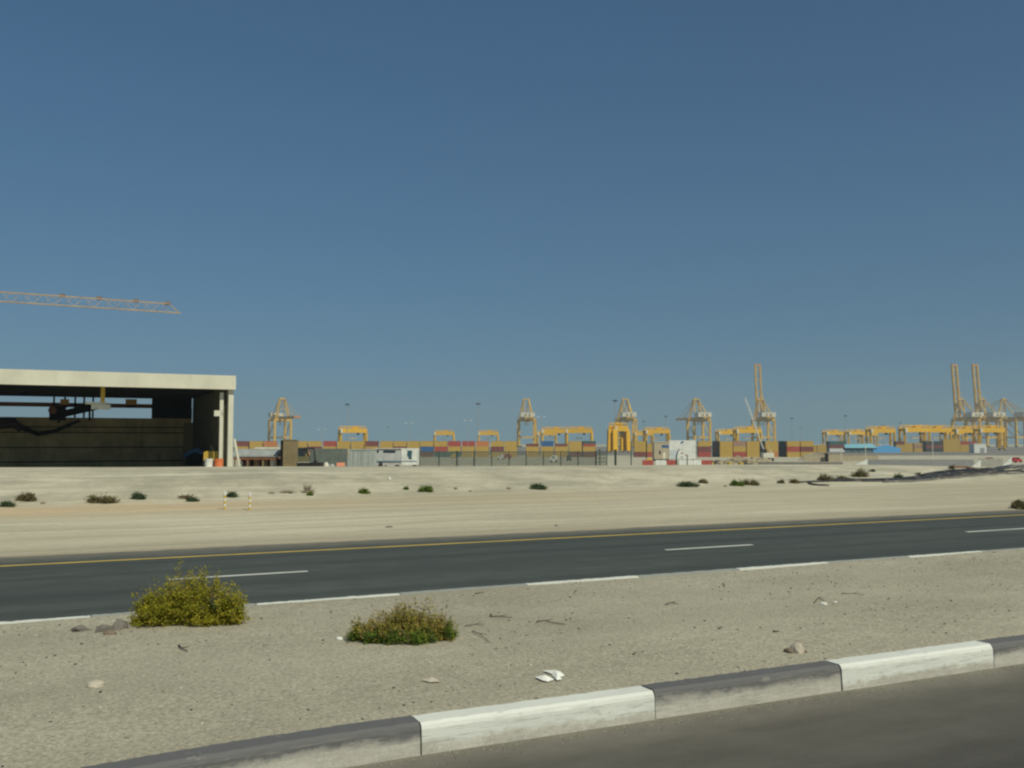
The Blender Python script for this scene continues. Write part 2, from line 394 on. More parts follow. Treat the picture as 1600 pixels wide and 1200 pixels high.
# grey paved container yard, a long way off
mb = MB(); mb.poly([(-900, 520, -4.9), (1200, 520, -4.9), (1200, 1330, -4.9), (-900, 1330, -4.9)], [(0, 1, 2, 3)])
tag(mb.build('yard_pavement', paint('yard_concrete', (.2, .185, .165), .9, .2, .02)), kind='structure')
#CONT
# ------------------------------------------------------------------ shared paints
P_ochre = paint('ochre_paint', (.50, .33, .075)); P_orange = paint('orange_paint', (.52, .20, .08)); P_red = paint('red_paint', (.38, .075, .06))
P_maroon = paint('maroon_paint', (.20, .065, .06)); P_blue = paint('blue_paint', (.035, .12, .30)); P_green = paint('dark_green_paint', (.05, .12, .12))
P_dark = paint('dark_grey_paint', (.05, .055, .06)); P_white = paint('white_paint', (.72, .72, .68), dirty=.15); P_pink = paint('faded_pink_paint', (.36, .22, .16))
P_crane = paint('crane_yellow', (.70, .42, .05), scale=.3); P_rtg = paint('gantry_yellow', (.80, .45, .015), scale=.5); P_cream = paint('cream_paint', (.72, .68, .56), dirty=.15)
P_steel = paint('galvanised_steel', (.36, .37, .36), .5); P_black = paint('black_rubber', (.022, .022, .024), .7, dirty=.15); P_grey = paint('grey_paint', (.30, .32, .32))
P_tip = paint('crane_tip_orange', (.60, .24, .10)); P_conc = paint('plain_concrete', (.36, .345, .30), .9); P_rust = paint('rusty_steel', (.22, .09, .05), .8)
P_glass = paint('dark_glass', (.03, .04, .05), .15, 0, dirty=.1); P_creamwall = paint('shed_cream_cladding', (.60, .575, .47), .6, .12, .6, dirty=.2)
P_olive = paint('olive_cladding', (.52, .40, .20), .8, .4, .5, (.16, .14, .05), .8); P_void = paint('black_parts_and_shade', (.009, .009, .009), .95, dirty=.04)  # near-black soffit and cabin side carry painted shade; rails and net are plain dark
P_wood = paint('weathered_wood', (.24, .18, .11), .9); P_brown = paint('brown_ribbed_sheet', (.27, .21, .115), .8)

# ------------------------------------------------------------------ container terminal
def container_bm(L=6.06, W=2.44, Hh=2.55, n=18):
    mb = MB(); t = .045
    # corner posts and rails
    for x in (-L / 2 + .08, L / 2 - .08):
        for y in (.08, W - .08): mb.box((x, y, Hh / 2), (.16, .16, Hh))
    for z in (.08, Hh - .06):
        for y in (.06, W - .06): mb.box((0, y, z), (L - .34, .1, .11))
        for x in (-L / 2 + .06, L / 2 - .06): mb.box((x, W / 2, z), (.1, W - .34, .11))
    def wall(p, q, z0, z1, k, dep):                    # corrugated wall from p to q
        p, q = Vector(p), Vector(q); d = (q - p); nrm = Vector((d.y, -d.x)).normalized(); vs = []
        for i in range(k * 4 + 1):
            o = dep if i % 4 in (1, 2) else 0
            c = p + d * (i / (k * 4)) - nrm * o
            vs += [(c.x, c.y, z0), (c.x, c.y, z1)]
        mb.poly(vs, [(2 * i, 2 * i + 2, 2 * i + 3, 2 * i + 1) for i in range(k * 4)])
    a, b = -L / 2 + .04, L / 2 - .04
    wall((a, .04), (b, .04), .1, Hh - .08, n, t); wall((b, .04), (b, W - .04), .1, Hh - .08, 7, t)
    wall((b, W - .04), (a, W - .04), .1, Hh - .08, n, t); wall((a, W - .04), (a, .04), .1, Hh - .08, 7, t)
    mb.poly([(a, .04, Hh - .03), (b, .04, Hh - .03), (b, W - .04, Hh - .03), (a, W - .04, Hh - .03)], [(0, 1, 2, 3)])
    return mb
COL = {'Y': ('ochre', P_ochre), 'O': ('orange', P_orange), 'R': ('red', P_red), 'M': ('maroon', P_maroon), 'B': ('blue', P_blue), 'G': ('dark green', P_green),
       'D': ('dark grey', P_dark), 'W': ('white', P_white), 'P': ('faded pink', P_pink)}
ORD = ['first', 'second', 'third', 'fourth', 'fifth', 'sixth', 'seventh', 'eighth', 'ninth', 'tenth', 'eleventh', 'twelfth', 'thirteenth']
protos = {}
def box_of(c, half, long):
    key = (c, half, long)
    if key not in protos:
        o = container_bm(12.19 if long else 6.06, 2.44, 1.28 if half else 2.55, 36 if long else 18).build('shipping_container', COL[c][1])
        protos[key] = o; return o
    o = protos[key].copy(); C.objects.link(o); return o
def tierword(k, n): return ['bottom', 'second', 'third', 'topmost'][k] if n == 4 else (['bottom', 'middle', 'topmost'][k] if n == 3 else (['bottom', 'upper'][k] if n == 2 else 'lone'))
def stack(px, Y, z0, tiers, where, rows=1, long=False, shade_cols='DGM', yaw=0):
    L = 12.19 if long else 6.06; where, _, short = where.partition('|')
    for r in range(rows):
        x0 = at(px, 690, Y).x; z = z0
        tt = tiers if r == 0 else ''.join(random.choice('YYMR' if False else shade_cols) for _ in tiers)  # back rows take dark paints standing in for the shaded flank
        n = len(tiers)
        for k, ch in enumerate(tt):
            half = tiers[k].islower()
            o = box_of(ch.upper(), half, long)
            o.location = (x0 + L / 2 + random.uniform(-.05, .05), Y + r * 2.56, z); o.rotation_euler.z = yaw; z += 1.28 if half else 2.56
            nm = COL[ch.upper()][0]; nm = 'low ' + nm if half else nm
            lab = f"{nm} container, {tierword(k, n)} in the {where}"
            if r: lab = f"{nm} container, {tierword(k, n)}, {ORD[r]} row back, shade-coloured, in the {short}"
            tag(o, lab, 'container', 'shipping containers stacked in the port yard')
YC, ZC = 459, -5.02
row = [(368, 'YYM'), (390, 'YYY'), (412, 'YYO'), (460, 'YYY'), (482, 'YMY'), (495, ''), (505, 'YYR'), (527, 'YYY'), (549, 'YYY'), (571, 'YYM')]
i = 0
for px, t in row:
    if t: stack(px, YC, ZC, t, f"{ORD[i]} stack right of the cream-framed shed"); i += 1
for i, (px, t) in enumerate([(594, 'YYY'), (615, 'YMY')]): stack(px, YC, ZC, t, f"{['left', 'right'][i]} stack showing above the striped cabin roof")
for i, (px, t) in enumerate([(636, 'YYY'), (657, 'MBY'), (679, 'GRY'), (700, 'GYR'), (722, 'YYR'), (744, 'YYO'), (767, 'YMY'), (788, 'YYY')]):
    stack(px, YC, ZC, t, f"{ORD[i]} stack right of the striped cabin")
for i, (px, t, r) in enumerate([(822, 'YYm', 1), (845, 'YYB', 1), (867, 'YYm', 1), (889, 'MYY', 1), (911, 'MYrg', 3)]):
    stack(px, YC, ZC, t, f"{ORD[i]} stack right of the bare quay crane|green-topped ochre stack", rows=r)
for i, (px, t) in enumerate([(991, 'MYY'), (1011, 'RYy')]): stack(px, YC, ZC, t, f"{['left', 'right'][i]} stack between bright gantry and beige hut")
stack(1091, YC, ZC, 'RMY', "stack right against the white billboard")
stack(1125, YC, ZC, 'YYY', "dark-flanked stack right of the billboard|dark-flanked stack near the billboard", rows=7)
stack(1146, YC, ZC, 'RYP', "short row's middle stack after the billboard")
stack(1167, YC, ZC, 'YYY', "stack just left of the slim white boom")
stack(1196, YC, ZC, 'OYY', "dark-flanked stack right behind the white boom|dark-flanked stack behind the boom", rows=8)
stack(1230, YC, ZC, 'YRY', "dark-flanked stack furthest right in the ochre row|rightmost dark-flanked stack", rows=6)
stack(1251, YC, ZC, 'YMY', "stack at the tall ochre row's right end")
for i, px in enumerate((1262, 1277)): stack(px, 640, -5.02, 'YY', f"{['left', 'right'][i]} far low stack after the tall ochre row", long=False)
YR = 690
for i, (px, t, r, lg) in enumerate([(1296, 'WMG', 3, True), (1400, 'YYM', 2, False), (1413, 'YYy', 1, False), (1428, 'YPy', 1, False), (1447, 'DMD', 4, True), (1474, 'YYYy', 1, True), (1501, 'YYR', 2, True)]):
    if i == 0: wh = "green-topped stack left of the blue-roofed shed|stack left of the blue shed"
    else: wh = f"{ORD[i - 1]} stack right of the blue-roofed shed|{ORD[i - 1]} stack right of the blue shed"
    stack(px, YR, -5.02, t, wh, rows=r, long=lg)

# quay cranes
def quay_crane(px, Y, label, up, yaw, zb=-5):
    p = at(px, 690, Y)
    t = thing('quay_crane', label, 'crane', (p.x, Y, zb), yaw, 'ship-to-shore cranes along the quay')
    for x in (-11, 11):
        for y in (-13, 13):
            MB().bar((x, y, 1.5), (x, y, 36), 2.9, 2.6).build('leg', P_crane, t)
            MB().box((x, y, .8), (7, 1.2, 1.6)).build('bogie', P_black, t)
    f = MB()
    for y in (-13, 13):
        f.box((0, y, 13), (20, 1.4, 2)); f.box((0, y, 36.5), (24, 1.8, 3.6))
    for x in (-11, 11):
        f.box((x, 0, 13), (1.2, 24.4, 1.6)); f.box((x, 0, 36.5), (1.4, 24.4, 2)); f.bar((x, -12, 14), (x, 12, 35.4), .8)
    f.build('portal_frame', P_crane, t)
    g = MB()
    for x in (-3.4, 3.4): g.box((x, -8, 38.8), (1.5, 48, 3))
    for y in range(-30, 16, 8): g.box((0, y, 38.8), (5.6, .8, 1))
    g.build('main_girder', P_crane, t)
    a = MB()
    for s in (-1, 1):
        a.bar((s * 9, 13, 37.7), (s * 3, 9, 65), 2.0); a.bar((s * 9, -13, 37.7), (s * 3, 8, 64.5), 1.0)
        a.bar((s * 3, 8, 64.8), (s * 3.4, -30, 40), .5)
    a.box((0, 9, 65.2), (8.4, 2.4, 1.8)); a.box((0, 11, 51), (12, .9, .9))
    a.build('a_frame', P_crane, t)
    h = MB().box((0, -17, 43.2), (19, 13, 5.6)).box((0, -17, 46.3), (19.6, 13.6, .5)); hb = h.build('machinery_house', P_cream, t)
    v = MB().box((2.6, -23.6, 43), (2, .2, 2)).box((-2.6, -23.6, 43), (2, .2, 2)).build('louvre', P_dark, hb)
    tr = MB().box((0, -9 if up else 2, 36.2), (9.4, 9, 4.0)).box((1.5, -9 if up else 2, 34.8), (3.4, 3, 2.6)).bar((0, 0, 36), (0, 0, 31.5), .5).box((0, 0, 31), (7, 2, 1))
    tr.build('trolley', P_rtg, t)
    b = MB(); hz = Vector((0, 15, 39)); L = 75 if up else 62
    ang = radians(86 if up else 0); d = Vector((0, cos(ang), sin(ang)))
    for x in (-3.4, 3.4): b.truss(hz + Vector((x, 0, 0)), hz + Vector((x, 0, 0)) + d * L, 1.4, 2.1, 24, .55)
    for k in (.16, .33, .5, .72, .9): b.bar(hz + d * L * k + Vector((-3.4, 0, 0)), hz + d * L * k + Vector((3.4, 0, 0)), .8)
    b.build('boom', P_crane, t)
    MB().box(hz + d * (L - 1.2), (8.6, 2, 2.6)).build('boom_tip', P_tip, t)
    st = MB()
    if up:
        for x in (-3.2, 3.2): st.bar((x, 9, 65.5), hz + Vector((x, -1.2, 0)) + d * 44, .35)
    else:
        for x in (-3.2, 3.2): st.bar((x, 9, 65.5), hz + Vector((x, 0, 1)) + d * 30, .4); st.bar((x, 9, 65.5), hz + Vector((x, 0, 1)) + d * 56, .4)
    st.build('stay', P_crane, t)
    return t
YQ = 1300
quay_crane(437, YQ, 'palest quay crane, standing alone nearest the big open shed', False, radians(-150))
quay_crane(823, YQ, 'quay crane with lowered boom standing alone above the middle of the stacks', False, radians(3))
quay_crane(979, YQ, 'quay crane with lowered boom rising right behind the bright yellow gantry', False, radians(3))
quay_crane(1092, YQ, 'quay crane with lowered boom rising just right of the white billboard', False, radians(10))
quay_crane(1193, YQ, 'lone quay crane with its twin boom raised upright, beside the white boom', True, radians(4))
quay_crane(1510, YQ, 'quay crane with raised boom, left one of the pair at far right', True, radians(14))
quay_crane(1543, YQ, 'quay crane with raised boom, right one of the pair at far right', True, radians(14))
quay_crane(1580, YQ, 'quay crane with peaked frame and lowered boom at the right edge', False, radians(34))

# yard gantries
def gantry_proto():
    t = thing('yard_gantry', 'x', 'gantry crane', (0, 0, 0), 0, 'yellow rubber-tyred gantries in the yard')
    for x in (-11.3, 11.3):
        for y in (-3.6, 3.6):
            MB().bar((x, y, 1.2), (x * .985, y * .95, 16), 1.9, 1.6).build('leg', P_rtg, t)
            MB().tube([(x - .4, y, .75), (x + .4, y, .75)], .75, 10).build('tyre', P_black, t)
        MB().box((x, 0, 1.6), (.9, 8.6, 1.0)).build('sill_beam', P_rtg, t); MB().box((x, 0, 8.6), (.5, 6.4, .5)).build('tie_beam', P_rtg, t)
    g = MB()
    for y in (-3.4, 3.4): g.box((0, y, 17), (24, 1.5, 4.0))
    for x in (-11.2, 11.2): g.box((x, 0, 17), (1.2, 5.7, 2.2))
    g.build('girder', P_rtg, t)
    r = MB()
    for y in (-4.1, 4.1):
        r.box((0, y, 20.6), (22, .35, .5))
        for k in range(8): r.box((-10.5 + 3 * k, y, 19.4), (.3, .3, 2.1))
    for y in (-2, 2): r.bar((-7, y, 20), (7, y, 20.9), .6)
    r.build('walkway_rail', P_rtg, t)
    MB().box((2, 0, 19.3), (5, 5, 1.9)).box((2, 0, 20.6), (3, 3.2, .8)).build('trolley', P_rtg, t)
    MB().box((4.4, -1.6, 14.3), (1.9, 2, 2.1)).build('cab', P_glass, t)
    MB().box((-10.8, -4.9, 16.6), (1.7, 1.7, 3.4)).build('drive_cabinet', P_cream, t)
    sp = MB().box((0, 0, 10.4), (6, 2.2, .6))
    for x in (-2, 2): sp.bar((x, 0, 10.7), (x * .6, 0, 18), .12)
    sp.build('spreader', P_rtg, t)
    return t
gp = None
for k, (px, wpx, yaw, lab) in enumerate([
    (551, 42, .35, 'yellow gantry above the grey container, first right of the shed'),
    (694, 31, 0, 'small far yellow gantry above the red container stacks, left of a similar one'),
    (763, 31, 0, 'small far yellow gantry just left of the bare quay crane'),
    (866, 40, .0, 'yellow gantry over the blue container, left neighbour of a brighter one'),
    (905, 41, -.1, 'bright yellow gantry above the green-topped stack'),
    (967, 47, 1.05, 'brightest and nearest yellow gantry, seen endwise on broad legs'),
    (1026, 39, .1, 'yellow gantry directly left of the white billboard top'),
    (1136, 34, .2, 'yellow gantry between two quay cranes right of the billboard'),
    (1168, 41, .1, 'yellow gantry in front of the upright-boomed lone crane'),
    (1302, 32, .25, 'leftmost yellow gantry of the right-hand row, over the green-topped stack'),
    (1337, 33, .25, 'yellow gantry over the left end of the blue-roofed shed'),
    (1376, 42, .15, 'yellow gantry over the right end of the blue-roofed shed'),
    (1429, 45, .2, 'yellow gantry over the narrow ochre stack, right of the blue shed'),
    (1462, 44, .1, 'yellow gantry over the dark brown stack at the right'),
    (1507, 42, .2, 'yellow gantry under the two raised booms at the right'),
    (1546, 44, .15, 'rightmost yellow gantry, above the white box store'),
    (1487, 34, .2, 'smaller yellow gantry half hidden between two nearer ones at the right'), (1356, 29, .2, 'small far yellow gantry above the middle of the blue-roofed shed'), (1005, 30, .1, 'small far yellow gantry just right of the brightest one'), (854, 30, 0, 'small far yellow gantry peeping out left above the blue container')]):
    if gp is None: gp = gantry_proto(); o = gp
    else: o = copy_tree(gp)
    Y = 23.6 * F / wpx
    if k == 5:
        Y = 640; o.scale = (1.3, .5, .95); yaw = 1.16
        for ch in kids(o):
            if ch.name.startswith('leg'): ch.data = ch.data.copy(); ch.data.transform(Matrix.Diagonal((1, 1, 1, 1))); c0 = sum((v.co for v in ch.data.vertices), Vector()) / 8
            if ch.name.startswith('leg'):
                for v in ch.data.vertices: v.co.x = c0.x + (v.co.x - c0.x) * 1.8; v.co.y = c0.y + (v.co.y - c0.y) * 3.2
    p = at(px, 690, Y); o.location = (p.x, Y, -5); o.rotation_euler.z = yaw; o['label'] = lab

# tall light masts
def mast_proto():
    t = thing('light_mast', 'x', 'light mast', (0, 0, 0), 0, 'tall floodlight masts of the port')
    MB().tube([(0, 0, 0), (0, 0, 30)], .38, 8, r2=.18).build('pole', P_steel, t)
    h = MB().tube([(0, 0, 29.6), (0, 0, 30)], 1.3, 10)
    for k in range(8): h.box((1.6 * cos(k * pi / 4), 1.6 * sin(k * pi / 4), 29.5), (.7, .7, .6), rz=k * pi / 4)
    h.build('lamp_head', P_dark, t); return t
mp = None
for px, py, Y, lab in [(543, 631, 820, 'dark-headed light mast above the gap between shed and grey container'), (606, 667, 1250, 'short-looking far light mast above the striped cabin'), (747, 630, 800, 'tall light mast with dark head left of the bare quay crane'), (961, 625, 780, 'tallest light mast, just left of the crane behind the bright gantry'),
                       (1006, 658, 1200, 'faint light mast between the bright gantry and billboard'), (1040, 650, 1080, 'light mast above the white billboard left corner'), (1237, 653, 1090, 'light mast right of the lone raised boom, taller of two'), (1251, 669, 1350, 'light mast right of the lone raised boom, shorter of two'),
                       (1321, 649, 1050, 'light mast above the left part of the blue-roofed shed'), (1380, 664, 1230, 'light mast above the right part of the blue-roofed shed'), (1407, 660, 1180, 'light mast between the blue-roofed shed and the raised booms')]:
    if mp is None: mp = mast_proto(); o = mp
    else: o = copy_tree(mp)
    p = at(px, py, Y); o.location = (p.x, Y, -5); o.scale = (1, 1, (p.z + 5) / 30); o['label'] = lab
# road lamps with paired white heads
def lamp_proto():
    t = thing('street_lamp', 'x', 'street lamp', (0, 0, 0), 0, 'twin-headed street lamps in front of the stacks')
    MB().tube([(0, 0, 0), (0, 0, 11.8)], .1, 8, r2=.06).build('pole', P_steel, t)
    for s in (-1, 1):
        a = MB().bar((0, 0, 11.8), (s * .9, 0, 12.1), .07).build('arm', P_steel, t)
        MB().box((s * 1.3, 0, 12.1), (.9, .4, .16)).build('lamp_head', P_white, a)
    return t
lp = None
for px, py, lab in [(503, 671, 'twin-headed street lamp over the dull grey hoarding'), (639, 661, 'twin-headed street lamp above the striped cabin end'), (731, 657, 'twin-headed street lamp in front of the maroon and red stacks'), (846, 651, 'twin-headed street lamp at the blue container'), (987, 645, 'twin-headed street lamp at the quay crane behind the gantry')]:
    if lp is None: lp = lamp_proto(); o = lp
    else: o = copy_tree(lp)
    Y = 400; p = at(px, py, Y); z = H(p.x, Y); o.location = (p.x, Y, z); o.scale = (1, 1, (p.z - z) / 12.1); o['label'] = lab

# ------------------------------------------------------------------ between the bank and the port
def gz(x, y): return H(x, y)
def place(px, Y):
    x = at(px, 690, Y).x; return x, Y, H(x, Y)
def PX(n, Y): return n * Y / F * 1.0                     # size in metres of n photo pixels at distance Y
# big open shed (axis of the road)
def shed():
    ZR = 7.06; Z0 = 6.08
    ur = toUV(*at_v(356, 650, 70).xy)[0]; ul = ur - 46; v0, v1 = 70, 86
    t = thing('open_shed', 'large open-fronted shed with cream roof fascia and dark interior', 'shed', (0, 0, 0), TH)
    zb = .2
    MB().span((ul, v0 - .4, Z0), (ur + .45, v0, ZR)).build('fascia', P_creamwall, t)
    MB().span((ul, v0, Z0 + .35), (ur + .2, v1 + 1, Z0 + .6)).build('roof', P_void, t)  # near-black puts the deep shade under the roof into the colour
    c = MB()
    for k in range(10):
        a = ul + 1 + k * (ur - ul - 1.5) / 9.3; c.span((a, v0 + .05, Z0), (a + .25, v1, Z0 + .345))
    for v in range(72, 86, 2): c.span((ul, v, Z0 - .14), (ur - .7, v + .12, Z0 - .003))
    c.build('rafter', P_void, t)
    for (a, b, wv) in ((ur + .02, ur + .36, .5),):
        MB().span((a, v0 - .1, zb), (b, v0 + wv, Z0 - .003)).build('corner_post', P_creamwall, t)
    MB().span((ur - .52, v0 + .2, zb), (ur - .28, v0 + .45, Z0 - .2)).span((ur - .9, v0 + .2, 4.2), (ur - .3, v0 + .44, 4.6)).build('column', P_creamwall, t)
    MB().bar((ur + .5, v0 + .2, 2.6), (ur + 1.0, v0 + .2, zb), .16).build('brace', P_creamwall, t)
    MB().span((ur - .25, v0 + .52, zb), (ur + .2, v1, Z0 + .3)).build('end_wall', paint('dark_end_wall', (.10, .10, .06), .9, .4, 1.2), t)
    zt = at(200, 655, 84).z
    # back wall of ribbed sheets, lap seams
    b = MB(); x = ul; k = 0
    while x < ur - .3:
        o = .05 * (k % 2); b.span((x, v1 - o, zb), (min(x + .42, ur - .3), v1 + .12, zt)); x += .42; k += 1
    b.build('back_wall', P_olive, t)
    g = MB()
    for z in (.75, 1.9, 3.1, 3.55): g.span((ul, v1 - .16, z), (ur - .3, v1 - .06, z + .07))
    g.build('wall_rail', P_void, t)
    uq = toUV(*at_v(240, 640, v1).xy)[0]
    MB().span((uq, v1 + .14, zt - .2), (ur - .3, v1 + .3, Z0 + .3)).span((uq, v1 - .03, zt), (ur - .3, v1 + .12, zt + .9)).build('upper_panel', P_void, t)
    zbm = at(200, 637, 84).z
    MB().span((ul, v1 - .1, zbm - .16), (uq - .01, v1 + .1, zbm + .18)).build('tie_beam', P_rust, t)
    for px in (84, 101, 117, 131, 145, 238):
        u = toUV(*at_v(px, 640, v1).xy)[0]
        MB().span((u - .07, v1 - .35, zt), (u + .07, v1 - .2, Z0 + .3)).build('rear_column', P_void, t)
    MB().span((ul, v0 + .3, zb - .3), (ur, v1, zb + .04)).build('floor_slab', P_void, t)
    p = at(321, 703, 84); u = toUV(*at_v(297, 690, v1).xy)[0]
    MB().span((u - .6, v1 - .5, zb), (u + .9, v1 - .35, 4.0)).build('side_panel', P_brown, t)
    return v1, zt
SV, SZT = shed()
P_ylw = paint('hoist_yellow', (.62, .42, .06)); P_ygold = paint('gold_paint', (.6, .38, .1))
t = thing('chain_hoist', 'yellow hoist column with cream block hanging inside the open shed', 'hoist', at_v(160, 640, 71.5) * 1, TH)
t.location.z = 0
MB().span((-.13, -.15, 5.1), (.13, .15, 6.4)).build('column', P_ylw, t)
MB().span((-1.1, -.15, 4.95), (.35, .15, 5.1)).span((-.7, -.2, 4.6), (.5, .2, 4.94)).build('hook_block', P_cream, t)
for px, wpx, lab in ((101, 12, 'yellow motor box on the rear beam, left of the hoist'), (205, 16, 'yellow motor box on the rear beam, right of the hoist')):
    p = at_v(px, 628, SV - .5); o = thing('motor_box', lab, 'motor', (p.x, p.y, p.z), TH, 'yellow motor boxes in the shed')
    ww = wpx / 1500 * 80
    MB().span((-ww / 2, -.2, -.25), (ww / 2, .2, .22)).build('housing', P_ygold, o); MB().span((-ww / 2 + .06, -.17, -.45), (ww / 2 - .06, .17, -.254)).build('bracket', P_void, o)
# dark conveyor rising along the back wall
def uvz(px, py, v): p = at_v(px, py, v); u, vv = toUV(p.x, p.y); return (u, vv, p.z)
t = thing('belt_conveyor', 'dark inclined conveyor along the open back of the shed', 'conveyor', (0, 0, 0), TH)
mb = MB(); a = uvz(84, 650, SV - 1.4); b = uvz(155, 634, SV - 1.4)
mb.bar(a, b, .8, .55); mb.box(uvz(90, 646, SV - 1.4), (1.2, .8, 1.1)); mb.build('frame', P_void, t)
MB().tube([uvz(82, 641, SV - 1.9), uvz(82, 641, SV - 1)], .32, 10).build('drum', P_rust, t)
MB().bar(uvz(92, 648, SV - .8), uvz(92, 660, SV - .35), .16).bar(uvz(140, 640, SV - .8), uvz(140, 657, SV - .35), .16).build('support', P_void, t)
# sagging dark net and its bundle on the left
mb = MB(); pts = [(34, 668, .2), (60, 678, .25), (85, 674, .25), (108, 664, .2), (125, 657, .12)]
mb.tube([uvz(x, y, SV - .6) for x, y, r in pts], .2, 8, r2=.1)
tag(mb.build('shade_net', P_void, rz=TH), 'dark rolled shade net sagging across the shed back wall', 'net')
mb = MB(); mb.tube([uvz(-60, 662, SV - 1), uvz(-10, 664, SV - 1), uvz(22, 662, SV - 1), uvz(34, 671, SV - 1)], .42, 9, r2=.3); mb.tube([uvz(-60, 656, SV - 1), uvz(25, 657, SV - 1)], .25, 8)
tag(mb.build('tarpaulin_roll', paint('dark_maroon_cloth', (.035, .015, .014)), rz=TH, smooth=True), 'dark maroon tarpaulin roll on the left of the shed back wall', 'tarpaulin')

# tower crane: only the end of its jib is in view
t = thing('tower_crane', 'haze-dulled orange lattice tower crane jib reaching in above the shed', 'crane', (0, 0, 0))
P_tc = paint('haze_dulled_orange', (.42, .31, .20), scale=.4)  # distance haze is mixed into this duller orange
e = at(280, 489, 222); s0 = at(0, 471, 200); d = (e - s0).normalized(); root = e - d * 72
mb = MB(); mb.truss(root + Vector((0, 0, 1.0)), e + Vector((0, 0, 1.0)) - d * 2.4, 1.2, 2.0, 34, .10, tri=False); mb.bar(root, e - d * 2.4, .34, .26)
mb.bar(e - d * 2.4 + Vector((0, 0, 2)), e, .2); mb.bar(e - d * 2.4, e + d * .3, .3)
jib = mb.build('jib', P_tc, t)
mk = MB()
for px, py in ((97, 462), (155, 466), (212, 470), (262, 474)):
    mk.box(at(px, py, 200 + 22 * px / 280), (1.2, .4, .7))
mk.build('trolley_rope_guide', paint('dull_brown', (.24, .16, .11)), jib)
MB().truss((root.x, root.y, H(root.x, root.y)), (root.x, root.y, root.z + 1), 1.8, 1.8, 24, .2).build('mast', P_tc, t)
MB().bar(root, root - d * 16, 1.2, .5).build('counter_jib', P_tc, t); MB().box(root - d * 15 + Vector((0, 0, -1.2)), (3, 2, 2.6)).build('counterweight', P_conc, t)
MB().bar(root + Vector((0, 0, 1)), root + Vector((0, 0, 8)), 1.0).build('tower_head', P_tc, t)
MB().bar(root + Vector((0, 0, 8)), root + d * 30 + Vector((0, 0, 2)), .1).bar(root + Vector((0, 0, 8)), root - d * 14, .1).build('tie_rod', P_tc, t)
MB().box(root + Vector((1, -1, -1.4)), (1.6, 1.6, 2)).build('cab', P_cream, t)

# yard clutter right of the shed, all standing on the ground behind the bank
def low(Y, px): return H(at(px, 690, Y).x, Y)
def block(px0, px1, py0, Y): # x0, x1, top z
    return at(px0, 690, Y).x, at(px1, 690, Y).x, at(px0, py0, Y).z
Y = 70
x0, x1, zt = block(322, 351, 706, Y); z = low(Y, 335)
t = thing('site_compressor', 'bright yellow compressor canopy on wheels in front of the shed corner', 'compressor', ((x0 + x1) / 2, Y, z))
w_ = x1 - x0; hh = zt - z
MB().span((-w_ / 2, -.5, hh - .62), (w_ / 2, .6, hh)).span((-w_ / 2 + .1, -.4, hh + .003), (w_ / 2 - .15, .5, hh + .06)).build('canopy', P_ylw, t)
MB().span((-w_ / 2 + .06, -.4, .4), (w_ / 2 - .06, .5, hh - .624)).build('frame', P_dark, t)
for sx in (-1, 1): MB().tube([(sx * w_ * .3, -.62, .3), (sx * w_ * .3, -.42, .3)], .3, 12).build('wheel', P_black, t)
MB().bar((-.1, 0, hh), (-.35, .1, hh + .42), .05).build('exhaust', P_steel, t)
def drum(px, Y, mat, lab, h=.88, r=.29, grp='drums by the shed'):
    x, y, z = place(px, Y); mb = MB()
    mb.tube([(0, 0, 0), (0, 0, h)], r, 18)
    for q in (.02, h / 3, 2 * h / 3, h - .03): mb.tube([(0, 0, q), (0, 0, q + .025)], r + .015, 18)
    return tag(mb.build('drum', mat, loc=(x, y, z)), lab, 'drum', grp)
hd = at(335, 716.5, 66.5).z - low(66.5, 335)
drum(327, 66.5, P_white, 'white drum standing below the yellow compressor', hd, .27)
drum(342.5, 66.5, paint('orange_drum', (.75, .20, .07)), 'bright orange drum standing below the yellow compressor', hd, .29)
# blue tarpaulin over crates
x0, x1, zt = block(292, 319, 699, 75); z = low(75, 305); wv = (x1 - x0)
t = thing('covered_crate_stack', 'crates under a blue tarpaulin beside the yellow compressor', 'crates', ((x0 + x1) / 2, 75, z)); hh = zt - z
MB().span((-wv / 2 + .1, -.5, 0), (wv / 2 - .1, .5, hh - .45)).build('crate', P_void, t)
mb = MB(); n = 10
for i in range(n + 1):
    for j in range(n + 1):
        a = i / n; b = j / n; x = (a - .5) * (wv + .1); y = (b - .5) * 1.2
        mb.v.append((x, y, hh - .42 + .42 * (1 - abs(2 * a - 1.3) * .9) - .35 * max(0, abs(2 * b - 1) - .7) * 3 + .05 * nz(x * 3, y * 3)))
for i in range(n):
    for j in range(n): mb.f.append((i * 11 + j, (i + 1) * 11 + j, (i + 1) * 11 + j + 1, i * 11 + j + 1)); mb.m.append(0)
mb.build('tarpaulin', paint('blue_tarpaulin', (.08, .20, .40)), t, smooth=True)
# low shelter with pale sheet roof and clutter
Y = 92; x0, x1, zt = block(370, 440, 701, Y); z = low(Y, 400); wv = x1 - x0; hh = zt - z
t = thing('site_shelter', 'low open shelter with pale curved sheet roof over dark clutter', 'shelter', ((x0 + x1) / 2, Y, z))
mb = MB(); n = 16
for i in range(n + 1):
    a = i / n * pi; 
    for x in (-wv / 2, wv / 2): mb.v.append((x, -1.4 * cos(a), hh - .75 + .72 * sin(a))); 
    for x in (-wv / 2, wv / 2): mb.v.append((x, -1.36 * cos(a), hh - .8 + .72 * sin(a)))
for i in range(n):
    q = i * 4; mb.f += [(q, q + 4, q + 5, q + 1), (q + 2, q + 3, q + 7, q + 6), (q, q + 2, q + 6, q + 4), (q + 1, q + 5, q + 7, q + 3)]; mb.m += [0] * 4
mb.build('roof', P_grey, t)
MB().span((-.3, -.5, hh - .05), (wv / 2 - .2, .4, hh + .14)).build('roof_sheet', P_cream, t)
